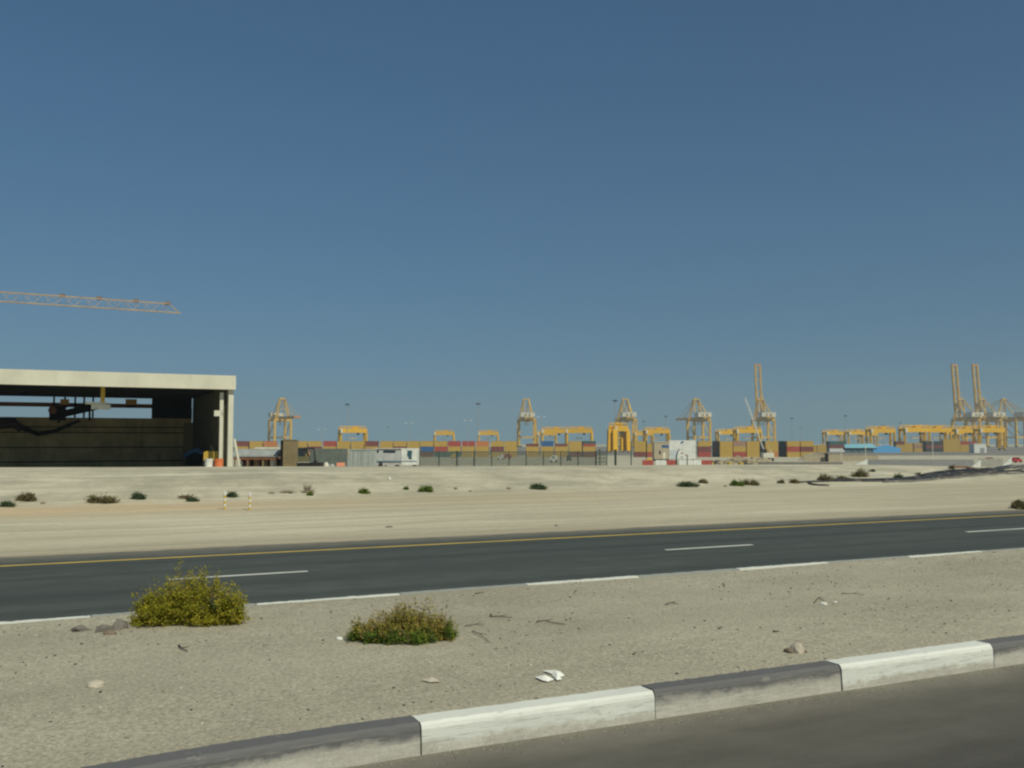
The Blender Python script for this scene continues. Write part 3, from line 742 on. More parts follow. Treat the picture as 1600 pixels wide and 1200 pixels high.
MB().span((-wv / 2 + .1, -1.34, hh - 1.02), (wv / 2 - .2, 1.3, hh - .82)).build('beam', P_rust, t)
for x in (-wv / 2 + .2, -wv / 6, wv / 6, wv / 2 - .2):
    MB().span((x - .06, -1.3, 0), (x + .06, -1.18, hh - 1.02)).build('post', P_wood, t)
MB().span((-wv / 2 + .1, 1.15, 0), (wv / 2 - .1, 1.25, hh - 1.02)).build('back_board', P_void, t)
for px, mat, h_, r_, lab in ((377, P_white, .6, .22, 'small white drum under the pale shelter roof'), (388, P_rust, .95, .3, 'rusty drum left of centre under the pale shelter roof'), (402, P_wood, .8, .32, 'brown drum in the middle under the pale shelter roof'), (414, P_brown, .95, .3, 'tan drum right of centre under the pale shelter roof'), (427, P_white, 1.25, .28, 'tall white cylinder under the right end of the shelter roof')):
    drum(px, Y - .5, mat, lab, h_, r_, 'drums under the shelter')
# upright ribbed cabin
Y = 90; x0, x1, zt = block(439, 463, 688, Y); z = low(Y, 450); wv = x1 - x0; hh = zt - z
t = thing('storage_cabin', 'tall narrow brown ribbed cabin with its left side coloured as shade', 'cabin', ((x0 + x1) / 2, Y, z))
mb = MB()
for k in range(9): mb.span((-wv / 2 + .28 + k * .13, -.3 - .03 * (k % 2), 0), (-wv / 2 + .28 + (k + 1) * .13 - .003, .8, hh))
mb.build('wall', P_brown, t); MB().span((-wv / 2, -.1, 0), (-wv / 2 + .276, .7, hh - .02)).build('side_wall', P_void, t)  # near-black side wall has the cabin's shaded side painted in
MB().span((-wv / 2 - .03, -.36, hh + .003), (wv / 2 + .03, .85, hh + .06)).build('roof', P_brown, t)
# mini excavator
Y = 88; x, _, z = place(476, Y)
t = thing('mini_excavator', 'small olive excavator with black arm beside the ribbed cabin', 'excavator', (x, Y, z))
MB().span((-.55, -.7, 0), (.55, -.4, .42)).span((-.55, .4, 0), (.55, .7, .42)).build('track', P_black, t)
MB().span((-.5, -.55, .5), (.45, .55, 1.0)).build('body', paint('olive_machine', (.16, .15, .08)), t)
cb = MB().span((-.5, -.45, 1.003), (.05, .45, 1.75)).build('cab', P_glass, t); MB().span((-.54, -.48, 1.753), (.1, .48, 1.82)).build('cab_roof', paint('olive_machine', (.16, .15, .08)), cb)
MB().bar((.4, 0, .9), (.1, 0, 1.75), .16).bar((.1, 0, 1.75), (.85, 0, 1.72), .14).bar((.85, 0, 1.72), (1.0, 0, .6), .1).build('arm', P_black, t)
MB().box((1.0, 0, .45), (.3, .4, .35)).build('bucket', P_black, t)
# grey hoarding
Y = 96; x0, x1, zt = block(485, 543, 701, Y); z = low(Y, 515); hh = zt - z; wv = x1 - x0
t = thing('site_hoarding', 'dull grey-green corrugated hoarding left of the pale grey container', 'hoarding', ((x0 + x1) / 2, Y, z - .2))
mb = MB(); k = 0; x = -wv / 2
while x < wv / 2 - .01: mb.span((x, -.04 * (k % 2), 0), (x + .118, .06, hh + .2)); x += .12; k += 1
mb.build('sheet', paint('hoarding_green_grey', (.15, .175, .16)), t)
for x in (-wv / 2, 0, wv / 2): MB().span((x - .05, .065, 0), (x + .05, .165, hh + .25)).build('post', P_steel, t)
# black trough, sacks, orange barrier in front
x, _, z = place(494, 84)
mb = MB(); w2 = .56
mb.poly([(-w2, -.35, 0), (w2, -.35, 0), (w2, .35, 0), (-w2, .35, 0), (-w2 - .08, -.42, .42), (w2 + .08, -.42, .42), (w2 + .08, .42, .42), (-w2 - .08, .42, .42), (-w2 + .02, -.33, .4), (w2 - .02, -.33, .4), (w2 - .02, .33, .4), (-w2 + .02, .33, .4), (-w2 + .05, -.3, .05), (w2 - .05, -.3, .05), (w2 - .05, .3, .05), (-w2 + .05, .3, .05)],
        [(0, 1, 5, 4), (1, 2, 6, 5), (2, 3, 7, 6), (3, 0, 4, 7), (4, 5, 9, 8), (5, 6, 10, 9), (6, 7, 11, 10), (7, 4, 8, 11), (8, 9, 13, 12), (9, 10, 14, 13), (10, 11, 15, 14), (11, 8, 12, 15), (12, 13, 14, 15)])
tag(mb.build('mixing_trough', P_black, loc=(x, 84, z)), 'black mixing trough on the bank top before the grey hoarding', 'trough')
def lump(name, loc, d, mat, lab=None, cat=None, grp=None, seed=0, parent=None, sub=2, rough=.25):
    import bmesh
    bm = bmesh.new(); bmesh.ops.create_icosphere(bm, subdivisions=sub, radius=.5)
    for v in bm.verts:
        k = 1 + rough * nz(v.co.x * 2 + seed, v.co.y * 2, v.co.z * 2) + rough * .5 * nz(v.co.x * 6 + seed, v.co.y * 6, v.co.z * 6)
        v.co = Vector((v.co.x * d[0] * k, v.co.y * d[1] * k, max(-.15, v.co.z * k) * d[2]))
    me = bpy.data.meshes.new(name); bm.to_mesh(me); bm.free(); me.materials.append(mat)
    o = bpy.data.objects.new(name, me); C.objects.link(o); o.location = loc; o.rotation_euler.z = seed * 1.7
    if parent: o.parent = parent
    return tag(o, lab, cat, grp)
x, _, z = place(510, 85); lump('sack', (x, 85, z + .1), (.8, .5, .75), P_cream, 'pale sack slumped before the grey hoarding', 'sack', None, 3)
x, _, z = place(519, 85); lump('sack', (x, 85, z + .06), (.6, .5, .5), P_steel, 'small grey sack next to the pale one', 'sack', None, 5)
def barrier_bm(L, h=.85, wd=.5):
    pr = [(-wd / 2, 0), (wd / 2, 0), (wd / 2, .12), (wd * .28, .32), (wd * .16, h), (-wd * .16, h), (-wd * .28, .32), (-wd / 2, .12)]
    mb = MB(); n = len(pr)
    for x in (-L / 2, L / 2):
        for a, b in pr: mb.v.append((x, a, b))
    for i in range(n): j = (i + 1) % n; mb.f.append((i, j, j + n, i + n)); mb.m.append(0)
    mb.f.append(tuple(reversed(range(n)))); mb.f.append(tuple(range(n, 2 * n))); mb.m += [0, 0]
    return mb
x, _, z = place(533, 86); tag(barrier_bm(.7, .42, .35).build('road_barrier', paint('faded_orange', (.70, .26, .16)), loc=(x, 86, z)), 'small faded orange barrier at the foot of the grey hoarding', 'barrier')
# pale grey container
Y = 104; x0, x1, zt = block(545, 584, 702, Y); z = low(Y, 565); wv = x1 - x0; hh = zt - z
P_cg = paint('pale_grey_container', (.36, .39, .37), .6, .15, .7, dirty=.35)
t = thing('storage_container', 'pale grey storage container standing left of the striped site cabin', 'container', ((x0 + x1) / 2, Y, z - .1))
mb = container_bm(wv, 2.4, hh + .1, 9); mb.build('body', P_cg, t)
dd = MB()
for x in (-wv * .24, wv * .24): dd.span((x - wv * .23, -.03, .2), (x + wv * .23, .035, hh - .1))
dr = dd.build('door', P_cg, t)
lk = MB()
for x in (-wv * .3, -wv * .1, wv * .1, wv * .3): lk.tube([(x, -.06, .2), (x, -.06, hh - .1)], .025, 6)
lk.build('lock_rod', P_steel, dr)
p = at(577, 701, 106); z = at(577, 702, 104).z
mb = MB(); 
for i in range(7):
    for j in range(5): mb.v.append(((i / 6 - .5) * 1.0, (j / 4 - .5) * .9, .02 + .22 * sin(i / 6 * pi) * (.6 + .4 * nz(i, j))))
for i in range(6):
    for j in range(4): mb.f.append((i * 5 + j, (i + 1) * 5 + j, (i + 1) * 5 + j + 1, i * 5 + j + 1)); mb.m.append(0)
tag(mb.build('folded_sheet', paint('blue_sheet', (.08, .16, .35)), loc=(p.x - .2, 104.8, z), smooth=True), 'blue folded sheet lying on the pale grey container roof', 'tarpaulin')
# striped site cabin
Y = 112; x0, x1, zt = block(586, 652, 700.5, Y); z = low(Y, 620); wv = x1 - x0; hh = zt - z; xs = at(627, 690, Y).x - (x0 + x1) / 2
t = thing('site_cabin', 'white site cabin with dark windows and a thin blue stripe', 'cabin', ((x0 + x1) / 2, Y, z))
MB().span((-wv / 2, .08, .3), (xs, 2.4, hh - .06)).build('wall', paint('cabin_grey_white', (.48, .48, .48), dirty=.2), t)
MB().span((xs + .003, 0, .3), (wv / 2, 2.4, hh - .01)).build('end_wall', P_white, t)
MB().span((-wv / 2 - .03, -.05, hh - .055), (xs - .003, 2.45, hh)).build('roof', P_cream, t)
for a, b in ((586.5, 592), (599, 618)):
    xa = at(a, 690, Y).x - (x0 + x1) / 2; xb = at(b, 690, Y).x - (x0 + x1) / 2
    MB().span((xa, .04, hh - .5), (xb, .077, hh - .26)).build('window', P_glass, t)
MB().span((-wv / 2, -.02, .66), (wv / 2 - .01, -.004, .74)).span((-wv / 2, .05, .66), (xs - .003, .077, .74)).build('stripe', paint('stripe_teal', (.02, .13, .20)), t)
for x in (-wv / 2 + .5, 0, wv / 2 - .4): MB().span((x - .15, .2, -.2), (x + .15, 2.2, .297)).build('foot', P_dark, t)
pa = MB(); xc = at(640.5, 690, Y).x - (x0 + x1) / 2
pa.span((xc - .28, -.03, hh - .55), (xc + .28, -.004, hh - .25)); pa.span((xc - .14, -.03, hh - 1.25), (xc + .22, -.004, hh - .553)); pa.span((xc - .3, -.025, hh - .95), (xc - .143, -.004, hh - .56))
pa.build('emblem', paint('emblem_teal', (.03, .10, .13)), t)
for px, s in ((595, .75), (603, .35)):
    x, _, z2 = place(px, Y - 4); lump('rubbish_sack', (x, Y - 4, z2 + s * .5), (s * .6, s * .5, s * .8), P_black, 'black sack in front of the striped cabin, ' + ('the large one' if s > .5 else 'the small one'), 'sack', None, int(px))
# chain-link fence along the yard
YF = 122
t = thing('chain_link_fence', 'green chain-link fence with posts running behind the bank top', 'fence', (0, 0, 0))
P_fg = paint('fence_green', (.035, .06, .045), .6); P_wire = paint('fence_wire', (.10, .12, .10), .6)
fx = [655, 686, 714, 741, 768, 795, 822, 849, 876, 903, 931, 948]
def topz(px): return at(px, 705.5, YF).z
for px in fx:
    x = at(px, 690, YF).x; h = H(x, YF)
    MB().tube([(x, YF, h - .3), (x, YF, topz(px) + .1)], .055 if px not in (714, 741, 931) else .09, 6).build('post', P_fg, t)
for a, b in zip(fx, fx[1:]):
    xa, xb = at(a, 690, YF).x, at(b, 690, YF).x; mb = MB(); ha, hb = H(xa, YF), H(xb, YF); ta, tb = topz(a), topz(b)
    n = int((xb - xa) / .075)
    for k in range(n):
        f = k / n; g2 = min(1, f + .12); g1 = max(0, f - .12)
        x = xa + (xb - xa) * f; mb.bar((x, YF, ha), (xa + (xb - xa) * g2, YF, ta), .026); mb.bar((x, YF + .01, ha), (xa + (xb - xa) * g1, YF + .01, ta), .026)
    mb.bar((xa, YF, ta), (xb, YF, tb), .05); mb.build('mesh_panel', P_wire, t)
# gate posts
def post(px, pt, Yp, r, lab, name='steel_post', mat=None, grp='dark green steel posts on the right of the fence', knob=False):
    x, _, z = place(px, Yp); h = at(px, pt, Yp).z - z; mb = MB(); mb.tube([(0, 0, -.2), (0, 0, h)], r, 8); mb.box((0, 0, .02), (r * 5, r * 5, .05)); mb.tube([(0, 0, h), (0, 0, h + r)], r * 1.25, 8)
    return tag(mb.build(name, mat or P_fg, loc=(x, Yp, z)), lab, 'post', grp)
post(937, 703, 124, .08, 'dark green gate post just right of the fence end')
post(961.5, 704, 120, .14, 'thick dark green post below the brightest gantry')
post(986, 690, 200, .11, 'tall thin dark post left of the ochre stack by the beige hut')
post(1010, 690, 200, .12, 'tall thin dark post just left of the beige hut')
# beige hut
Y = 300; x0, x1, zt = block(1022, 1046, 690, Y); z = low(Y, 1035); wv = x1 - x0; hh = zt - z
t = thing('site_hut', 'beige hut with small blue sign left of the white billboard', 'hut', ((x0 + x1) / 2, Y, z))
MB().span((-wv / 2, 0, .6), (wv / 2, 4, hh - .15)).build('wall', paint('beige_wall', (.46, .38, .27)), t); MB().span((-wv / 2 - .15, -.15, hh - .147), (wv / 2 + .15, 4.2, hh)).build('roof', P_cream, t)
MB().span((-wv / 2 + .1, .1, 0), (wv / 2 - .1, 3.9, .597)).build('plinth', P_dark, t)
MB().span((0, -.06, hh - 1.9), (wv / 2 - .1, -.004, hh - 1.1)).build('sign', P_blue, t); MB().span((-.9, -.05, 2.2), (-.3, -.004, 3.2)).build('window', P_glass, t); MB().span((.3, -.05, .7), (1.2, -.004, 2.7)).build('door', P_cream, t)
# white billboard
Y = 200; x0, x1, zt = block(1045.5, 1087, 688, Y); z = low(Y, 1066); wv = x1 - x0; hh = zt - z; zb = at(1066, 717, Y).z - z
t = thing('billboard', 'large white billboard on legs behind the red and white barriers', 'billboard', ((x0 + x1) / 2, Y, z))
MB().span((-wv / 2, 0, zb), (wv / 2, .25, hh)).build('panel', P_white, t)
for x in (-wv * .4, 0, wv * .4): MB().span((x - .08, .26, -.2), (x + .08, .42, hh - .2)).build('leg', P_steel, t)
def bx_(a, b, c, d_): # emblem rectangles from photo px
    return (at(a, 690, Y).x - (x0 + x1) / 2, -.03, at(a, d_, Y).z - z), (at(b, 690, Y).x - (x0 + x1) / 2, -.004, at(a, c, Y).z - z)
MB().span(*bx_(1063.5, 1066, 690, 693.4)).span(*bx_(1066.05, 1068, 689.2, 691.6)).build('emblem', P_blue, t)
MB().span(*bx_(1064, 1067, 707, 709)).span(*bx_(1071, 1073, 710, 712)).build('red_mark', P_red, t)
MB().span(*bx_(1064, 1066.5, 713.5, 715)).span(*bx_(1064.6, 1066, 701.5, 703)).build('green_mark', P_green, t)
MB().span(*bx_(1046, 1057, 703, 716.4)).build('grey_field', paint('pale_grey_print', (.55, .60, .62)), t)
# dark curved post and a slim bollard before the billboard
x, _, z = place(1057, 175); h = at(1057, 701.5, 175).z - z
mb = MB().tube([(0, 0, 0), (-.05, 0, h * .3), (0, 0, h * .65), (.2, 0, h * .85), (.5, 0, h)], .17, 8, r2=.1)
tag(mb.build('curved_post', paint('dark_teal_paint', (.02, .08, .11)), loc=(x, 175, z), smooth=True), 'dark teal post curving to the right before the white billboard', 'post')
post(1073.5, 712, 175, .09, 'slim dark post before the middle of the barriers', mat=P_dark, grp=None)
# barriers
Y = 180
for px, c, lab in ((1012, 'r', 'red barrier at the left end of the red and white line'), (1028, 'w', 'white barrier between the two left red ones, its left block'), (1036.5, 'w', 'white barrier between the two left red ones, its right block'), (1049, 'r', 'red barrier under the billboard left corner'), (1066, 'w', 'white barrier beneath the billboard, left of three'), (1077, 'w', 'white barrier beneath the billboard, middle of three'), (1089, 'w', 'white barrier beneath the billboard right edge, right of three'), (1104, 'r', 'red barrier at the right end of the red and white line')):
    L = {1012: 17, 1028: 7.6, 1036.5: 7.6, 1049: 14.5, 1066: 10.5, 1077: 10.5, 1089: 12, 1104: 16}[px] * Y / F
    x, _, z = place(px, Y); zt = at(px, 719, Y).z
    tag(barrier_bm(L, zt - z, .6).build('road_barrier', P_red if c == 'r' else P_white, loc=(x, Y, z)), lab, 'barrier', 'red and white road barriers')
tag(barrier_bm(1.0, 1.3, .6).build('bollard_cover', P_ylw, loc=(at(1014, 690, 188).x, 188, H(at(1014, 690, 188).x, 188) + .5)), 'small yellow block showing above the leftmost red barrier', 'block')
# crawler crane with slim white boom
Y = 300; x, _, z = place(1198, Y)
t = thing('crawler_crane', 'small crawler crane with a slim white boom leaning left', 'crane', (x, Y, z))
MB().span((-1.6, -2, 0), (-.8, 2, 1)).span((.8, -2, 0), (1.6, 2, 1)).build('track', P_black, t)
bd = MB().span((-1.5, -1.6, 1.05), (1.8, 1.6, 2.6)).build('body', P_cream, t); MB().span((-1.5, -1.7, 2.603), (-.4, -.2, 3.7)).build('cab', P_glass, bd)
top = at(1164, 622, Y); MB().truss((-.6, 0, 2.4), (top.x - x, 0, top.z - z), .3, .3, 30, .05).build('boom', P_white, t)
MB().bar((1.5, 0, 2.6), (top.x - x, 0, top.z - z), .05).build('stay_rope', P_white, t)
post(1204, 703, 210, .1, 'pale slim lamp post right of the white boom', mat=P_cream, grp='pale slim posts on the right')
for px, pt, lab in ((1314, 703, 'pale slim post left of the blue-roofed shed'), (1352, 690, 'pale slim post in front of the blue-roofed shed'), (1457, 690, 'pale slim post before the dark brown stack')): post(px, pt, 215, .07, lab, mat=P_cream, grp='pale slim posts on the right')
# rubble heaps and yellow drums
P_rub = paint('rubble', (.33, .28, .19), .95, .4, 1.5); 
for k, (px, pw, py, Yh, lab) in enumerate(((1118, 26, 720, 186, 'low sandy rubble heap right of the last red barrier'), (1150, 34, 715, 190, 'largest yellowish rubble heap before the pink stack'), (1178, 30, 717, 188, 'rubble heap left of the white boom foot'), (1196, 16, 719, 187, 'small grey rubble heap at the white boom foot'), (1268, 70, 712, 330, 'long pale spoil heap behind the low grey wall'))):
    x, _, z = place(px, Yh); h = at(px, py, Yh).z - z
    lump('rubble_heap', (x, Yh, z), (pw * Yh / F, 5, h * 2.1), P_rub, lab, 'heap', 'rubble heaps on the yard edge', k + 2, sub=4, rough=.7)
for px, py, lab in ((1111, 716, 'left of them'), (1139, 720, 'middle of them'), (1157, 722, 'right of them')):
    x, _, z = place(px, 182); drum(px, 182, P_ylw, 'yellow drum at the foot of the rubble heaps, ' + lab, .95, .42, 'yellow drums by the rubble')
# low grey wall, beige wall, headwall
def wall(name, a, b, top, Yw, mat, lab, cat='wall', th=.35, capm=None):
    xa, xb = at(a, 690, Yw).x, at(b, 690, Yw).x; z = min(H(xa, Yw), H(xb, Yw)) - .3; zt = at((a + b) / 2, top, Yw).z
    t = thing(name, lab, cat, ((xa + xb) / 2, Yw, z)); L = xb - xa
    MB().span((-L / 2, 0, 0), (L / 2, th, zt - z - .12)).build('wall', mat, t); MB().span((-L / 2 - .03, -.05, zt - z - .118), (L / 2 + .03, th + .05, zt - z)).build('coping', capm or mat, t)
    return t
wall('low_wall', 1186, 1316, 721.5, 182, paint('dull_grey_wall', (.22, .20, .175)), 'long low grey wall right of the rubble heaps', capm=P_conc)
wall('boundary_wall', 1255, 1318, 709.5, 285, paint('beige_block_wall', (.40, .34, .235)), 'beige block wall with a dark opening before the green-topped stack')
x = at(1291, 690, 284).x; tag(MB().span((x - .5, 283.7, H(x, 284)), (x + .45, 284.1, H(x, 284) + 2.3)).span((x - .6, 283.8, H(x, 284) + 2.303), (x + .55, 284.2, H(x, 284) + 2.5)).build('doorway', P_void), 'dark doorway box standing against the beige wall', 'doorway')
wall('boundary_wall', 1318, 1372, 711, 300, paint('beige_block_wall', (.40, .34, .235)), 'beige wall below the blue-roofed shed, without opening')
Y = 185; P_head = paint('headwall_grey', (.24, .245, .25), .85, .12); xa, xb = at(1355, 690, Y).x, at(1521, 690, Y).x; z = H(xa, Y) - .5; zt = at(1400, 718, Y).z
t = thing('culvert_headwall', 'long grey concrete headwall with white sloping ends', 'wall', (0, 0, 0))
MB().span((xa, Y, z), (xb, Y + .4, zt)).build('face', P_head, t)
for a, b, s in ((1329, 1355, 1), (1516, 1530, 1)):
    p0, p1 = at(a, 690, Y).x, at(b, 690, Y).x; mb = MB(); q = Y - .06 if a > 1400 else Y
    mb.poly([(p0, q, z), (p1, q, z), (p1, q, zt + .02), (p0, q, z + .55), (p0, q + .4, z), (p1, q + .4, z), (p1, q + .4, zt + .02), (p0, q + .4, z + .55)], [(0, 1, 2, 3), (5, 4, 7, 6), (3, 2, 6, 7), (1, 5, 6, 2), (4, 0, 3, 7), (0, 4, 5, 1)])
    if a > 1400: mb.v = [(x_, y_ - .36, z_) for x_, y_, z_ in mb.v]
    mb.build('wing_wall', P_white, t)
Y = 200; xa, xb = at(1530, 690, Y).x, at(1566, 690, Y).x; z = H(xa, Y) - .5; zt = at(1540, 716.5, Y).z
t = thing('culvert_headwall', 'short dull grey headwall at the right edge below the red cars', 'wall', (0, 0, 0))
MB().span((xa, Y, z), (xb, Y + .4, zt)).build('face', P_conc, t); p0, p1 = xb + .003, at(1580, 690, Y).x
MB().poly([(p0, Y, z), (p1, Y, z), (p1, Y, zt + .3), (p0, Y, z + .8), (p0, Y + .4, z), (p1, Y + .4, z), (p1, Y + .4, zt + .3), (p0, Y + .4, z + .8)], [(0, 1, 2, 3), (5, 4, 7, 6), (3, 2, 6, 7), (1, 5, 6, 2), (4, 0, 3, 7), (0, 4, 5, 1)]).build('wing_wall', P_white, t)
# blue-roofed shed, lit right end and shaded open front put into the colours
Y = 640; z = -5.0
xa, xm, xb = at(1320, 690, Y).x, at(1364, 690, Y).x, at(1409, 690, Y).x; zt = at(1350, 695.5, Y).z - z; zs = at(1350, 699.5, Y).z - z
t = thing('blue_roofed_shed', 'long open shed with pale blue roof and blue right end coloured as lit', 'shed', (xa, Y, z)); W1 = xm - xa; W2 = xb - xa
P_br = paint('pale_blue_roof', (.22, .48, .58), .5, .1); P_bw = paint('lit_blue_cladding', (.10, .34, .66), .5, .12); P_bt = paint('shaded_teal_wall', (.08, .14, .17))
MB().poly([(0, -.3, zs), (W1 + 3, -.3, zs), (W1 + 3, 10, zt + 1), (3, 10, zt + .4), (0, -.3, zs - .25), (W1 + 3, -.3, zs - .25), (W1 + 3, 10, zt + .7), (3, 10, zt)], [(0, 1, 2, 3), (4, 7, 6, 5), (0, 4, 5, 1), (1, 5, 6, 2), (2, 6, 7, 3), (3, 7, 4, 0)]).build('roof', P_br, t)
MB().span((0.2, .6, 0), (W1, .9, zs * .62)).build('lower_wall', P_bt, t); MB().span((.2, 4, zs * .5), (W1, 4.2, zs - .3)).build('back_wall', P_void, t)
for k in range(5): x = .2 + k * (W1 - .6) / 4; MB().span((x, .2, 0), (x + .3, .5, zs - .26)).build('post', P_dark, t)
MB().poly([(W1 + .1, .3, 0), (W2, 2, 0), (W2, 2, zs * .92), (W1 + (W2 - W1) * .55, 1.2, zt), (W1 + .1, .3, zs - .3), (W1 + .1, 8, 0), (W2, 8, 0), (W2, 8, zs * .92), (W1 + (W2 - W1) * .55, 8, zt), (W1 + .1, 8, zs - .3)],
          [(0, 1, 2, 3, 4), (6, 5, 9, 8, 7), (1, 6, 7, 2), (2, 7, 8, 3), (3, 8, 9, 4), (5, 0, 4, 9)]).build('end_wall', P_bw, t)
# white box store
Y = 620; xa, xb = at(1522, 690, Y).x, at(1541, 690, Y).x; zt = at(1530, 693, Y).z + 5
t = thing('box_store', 'plain white box store at the right end of the stacks', 'building', ((xa + xb) / 2, Y, -5)); wv = xb - xa
MB().span((-wv / 2, 0, 0), (wv / 2, 7, zt - .3)).build('wall', P_white, t); MB().span((-wv / 2 - .15, -.15, zt - .297), (wv / 2 + .15, 7.2, zt)).build('roof', P_cream, t); MB().span((-.2, -.1, 0), (2.6, -.004, 3.4)).build('door', P_grey, t)
# parked red cars
def car(px, Yc, lab, L=4.3, mat=None, yaw=0):
    x, _, z = place(px, Yc); t = thing('parked_car', lab, 'car', (x, Yc, z), yaw, 'red cars parked by the headwall'); mat = mat or P_red
    sec = [(-L / 2, .45, .62), (-L / 2 + .1, .35, .82), (-L * .25, .3, .92), (-L * .12, .28, 1.38), (L * .18, .28, 1.42), (L * .34, .28, .98), (L / 2 - .06, .3, .85), (L / 2, .4, .6)]
    mb = MB()
    for xx, zl, zh in sec: mb.v += [(xx, -.85, zl), (xx, -.8 if zh < 1 else -.62, zh), (xx, .8 if zh < 1 else .62, zh), (xx, .85, zl)]
    for i in range(len(sec) - 1):
        for j in range(4): k = (j + 1) % 4; mb.f.append((i * 4 + j, i * 4 + k, i * 4 + 4 + k, i * 4 + 4 + j)); mb.m.append(0)
    mb.f += [(0, 3, 2, 1), tuple(len(sec) * 4 - 4 + q for q in (0, 1, 2, 3))]; mb.m += [0, 0]
    mb.build('body', mat, t, smooth=False)
    g = MB().poly([(-L * .2, -.80, .95), (L * .28, -.80, 1.0), (L * .17, -.68, 1.34), (-L * .11, -.68, 1.32)], [(0, 1, 2, 3)]); g.build('side_window', P_glass, t)
    for sx in (-.31, .31):
        for sy in (-1, 1): MB().tube([(L * sx, sy * .7, .32), (L * sx, sy * .88, .32)], .32, 12).build('wheel', P_black, t)
    return t
P_carred = paint('car_red', (.45, .03, .03), .35, .05, dirty=.1)
car(1544, 262, 'red car parked above the white end of the grey headwall', 3.9, P_carred); car(1586, 262, 'red car parked at the right edge of the view', 2.8, P_carred, .2)
# small vehicles and plant seen through the fence
def van(px, Yc, pw, lab, mat):
    x, _, z = place(px, Yc); w2 = pw * Yc / F; t = thing('parked_van', lab, 'van', (x, Yc, z), 0, 'small vehicles parked in the yard')
    MB().poly([(-w2 / 2, 0, .35), (w2 / 2, 0, .35), (w2 / 2, 0, 1.9), (-w2 * .25, 0, 1.9), (-w2 / 2, 0, 1.1), (-w2 / 2, 1.7, .35), (w2 / 2, 1.7, .35), (w2 / 2, 1.7, 1.9), (-w2 * .25, 1.7, 1.9), (-w2 / 2, 1.7, 1.1)],
              [(0, 1, 2, 3, 4), (6, 5, 9, 8, 7), (0, 5, 6, 1), (1, 6, 7, 2), (2, 7, 8, 3), (3, 8, 9, 4), (4, 9, 5, 0)]).build('body', mat, t)
    MB().span((-w2 * .2, -.02, 1.2), (w2 * .1, -.004, 1.7)).build('window', P_glass, t)
    for sx in (-.32, .32): MB().tube([(w2 * sx, -.02, .35), (w2 * sx, .25, .35)], .35, 10).build('wheel', P_black, t)
van(782, 330, 9, 'small white van before the ochre stacks seen through the fence', P_white); van(1268, 400, 17, 'white van behind the pale spoil heap', P_white); van(865, 260, 12, 'low white vehicle behind the fence below the blue container', P_white)
van(708, 400, 7, 'small yellow vehicle behind the fence below the maroon stack', P_ylw); van(793, 380, 12, 'red truck cab behind the fence left of the bare quay crane', P_red); van(889, 300, 7, 'dark vehicle behind the fence right of the white low one', P_dark)
# ------------------------------------------------------------------ on the sand beyond the road
def shrub(name, lab, px, py, mounds, nspr, nleaf, ls, mat, stemmat, med=False, cat='shrub', grp=None, seed=1, parts=True, gx=None):
    # mounds: (dx, dy, rx, ry, h) metres; sprigs grow from each mound's foot, leaves along them
    rnd = random.Random(seed); g = gx or ground(px, py, med)
    t = thing(name, lab, cat, g, 0, grp); lf, st = MB(), MB()
    tot = sum(m[2] * m[4] for m in mounds)
    for (dx, dy, rx, ry, h) in mounds:
        n = max(3, int(nspr * rx * h / tot)); k1 = rnd.uniform(0, 50)
        for i in range(n):
            az = rnd.uniform(0, 2 * pi); el = math.asin(rnd.uniform(.03, 1) ** .9)
            lob = 1 + .55 * nz(cos(az) * 1.8 + k1, sin(az) * 1.8, el * 2.6) + .2 * nz(cos(az) * 6 + k1, sin(az) * 6, el * 8)
            if nleaf > 12 and nz(cos(az) * 3 + k1 + 9, sin(az) * 3, el * 4) < -.20: continue
            L = rnd.uniform(.55, 1.16) * lob
            end = Vector((dx + rx * cos(az) * cos(el) * L, dy + ry * sin(az) * cos(el) * L, h * sin(el) * L))
            st0 = Vector((dx + rx * .3 * cos(az) * rnd.random(), dy + ry * .3 * sin(az) * rnd.random(), 0))
            mid = st0 * .5 + end * .5 + Vector((0, 0, .1 * h))
            if i % 4 == 0 or not nleaf: st.tube([st0, mid, end], .006 * max(1, ls / .02), 3, r2=.0015 * max(1, ls / .02), cap=False)
            for q in range(nleaf):
                f = rnd.uniform(.32, 1.0) ** .75
                p = (st0 * (1 - f) ** 2 + mid * 2 * f * (1 - f) + end * f * f) + Vector((rnd.gauss(0, 1), rnd.gauss(0, 1), rnd.gauss(0, 1))) * ls * 1.15
                if p.z < .002: p.z = rnd.uniform(.004, .02)
                a = Vector((rnd.gauss(0, 1), rnd.gauss(0, 1), rnd.gauss(.5, 1))).normalized(); b = a.orthogonal().normalized(); b = (Matrix.Rotation(rnd.uniform(0, 6.3), 3, a) @ b); c2 = a.cross(b)
                s = ls * rnd.uniform(.5, 1.1)
                lf.poly([p - b * s, p + c2 * s * .45, p + b * s, p - c2 * s * .45], [(0, 1, 2, 3)])
    if nleaf > 12:
        for i in range(70):
            m_ = rnd.choice(mounds); az = rnd.uniform(0, 6.28); el = rnd.uniform(.3, 1.4); k_ = rnd.uniform(.95, 1.22); p0 = Vector((m_[0], m_[1], 0)); p1 = p0 + Vector((m_[2] * cos(az) * cos(el) * k_, m_[3] * sin(az) * cos(el) * k_, m_[4] * sin(el) * k_))
            st.tube([p0, (p0 + p1) / 2 + Vector((rnd.gauss(0, .02), rnd.gauss(0, .02), .02)), p1], .004, 3, r2=.0015, cap=False)
    if nleaf: lf.build('crown', mat, t)
    if st.v: st.build('stem', stemmat, t)
    return t
M_stem = paint('dry_stem', (.22, .165, .10), .9)
L_yel = leaf_mat('yellow_olive_leaf', [(0, (.15, .17, .015)), (.3, (.30, .29, .022)), (.7, (.42, .37, .035)), (1, (.46, .32, .05))])
